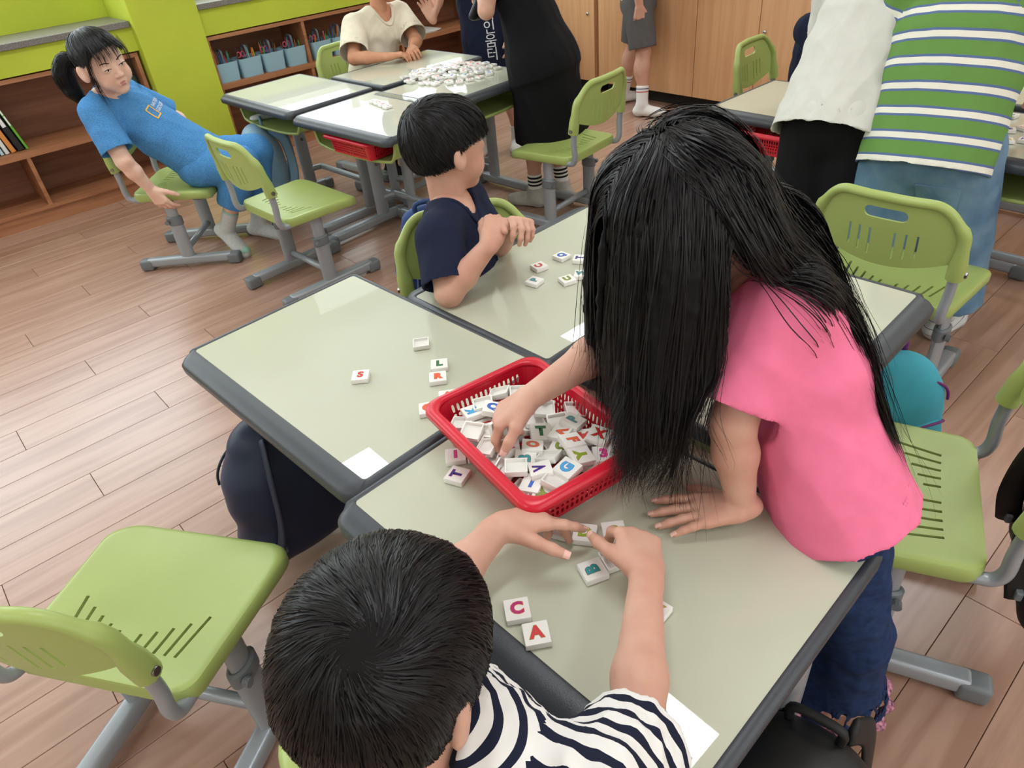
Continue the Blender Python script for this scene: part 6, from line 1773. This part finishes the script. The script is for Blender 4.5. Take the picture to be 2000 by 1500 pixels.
for s, w, h, c, lab in bs: book(s + 0.145, -0.13, 0.385, w, 0.17, h, c, lab, -0.20 if s > 0.09 else -0.16, art=[(0.8, 0.03), (0.62, 0.05)])
for s, w, h, c, lab in [(0.905, 0.014, 0.245, (176, 134, 78), 'tan picture book on the shelf behind the ponytail girl'), (0.930, 0.012, 0.24, (206, 208, 214), 'thin white book on the shelf behind the ponytail girl'), (0.955, 0.026, 0.225, (52, 84, 60), 'dark green book against the shelf end by the pillar')]:
    book(s, -0.15, 0.385, w, 0.20, h, c, lab, 0.0, art=[(0.75, 0.03), (0.5, 0.06)])
for i in range(5):
    p = link('paper_sheet', box_mesh('paper_sheet', (0.297, 0.21, 0.0016)), mat('paper_white', (226, 226, 220), 0.8)); on_shelf(p, 2.93 + 0.01 * i, -0.12, 0.4700 + 0.0018 * i, 0.12 * (i % 3) - 0.1)
    tag(p, 'white paper sheet in the loose pile on the far shelf', 'paper', 'paper sheets on the far shelf')
F = Field()
for q in ((0, 0, 0.014), (0.03, 0.01, 0.012), (-0.03, -0.01, 0.013), (0.05, -0.012, 0.011), (-0.045, 0.012, 0.010)): F.ell(q, (0.030, 0.020, 0.013), None, 0.015)
v, q = F.mesh(0.004); v = wrinkle(v, q, 0.004, 120, 2); v[:, 2] = np.maximum(v[:, 2], 0)
g = link('crumpled_tissue', mesh_np('crumpled_tissue', v, q), mat('tissue_white', (216, 216, 208), 0.9)); g.location = (-1.070, 3.640, 0.4785); g.rotation_euler = (0, 0, 0.4)
tag(g, 'crumpled white tissue in the open tray of the desk by the pillar', 'tissue')
t = thing('storage_bin', 'dark grey plastic bin in the far corner beside the cabinets', 'bin', rp(3.40, 0.42, 0), math.radians(39))
V, F = loft([[(x, y, 0.0) for x, y in rrect(-0.15, 0.15, -0.15, 0.15, 0.03, 0.03)], [(x, y, 0.50) for x, y in rrect(-0.17, 0.17, -0.17, 0.17, 0.03, 0.03)], [(x, y, 0.50) for x, y in rrect(-0.16, 0.16, -0.16, 0.16, 0.03, 0.03)], [(x, y, 0.02) for x, y in rrect(-0.14, 0.14, -0.14, 0.14, 0.03, 0.03)]], True, True)
link('tub', shade_by_angle(mesh_pd('tub', V, F)), mat('bin_grey', (96, 98, 100), 0.6), t)
V, F = loft([[(x, y, z) for x, y in rrect(-0.175 + e, 0.175 - e, -0.175 + e, 0.175 - e, 0.03, 0.03)] for e, z in ((0.012, 0.495), (0, 0.495), (0, 0.508), (0.012, 0.508))], closed_ring=True)
link('rim', mesh_pd('rim', V, F), MATS['bin_grey'], t)
t = link('yellow_duster', box_mesh('yellow_duster', (0.16, 0.12, 0.03), bevel=0.01), mat('duster_yellow', (206, 190, 40), 0.9)); t.location = rp(3.44, 0.36, 0.525); t.rotation_euler = (0, 0, 1.0)
tag(t, 'yellow duster lying on the dark grey bin in the far corner', 'duster')
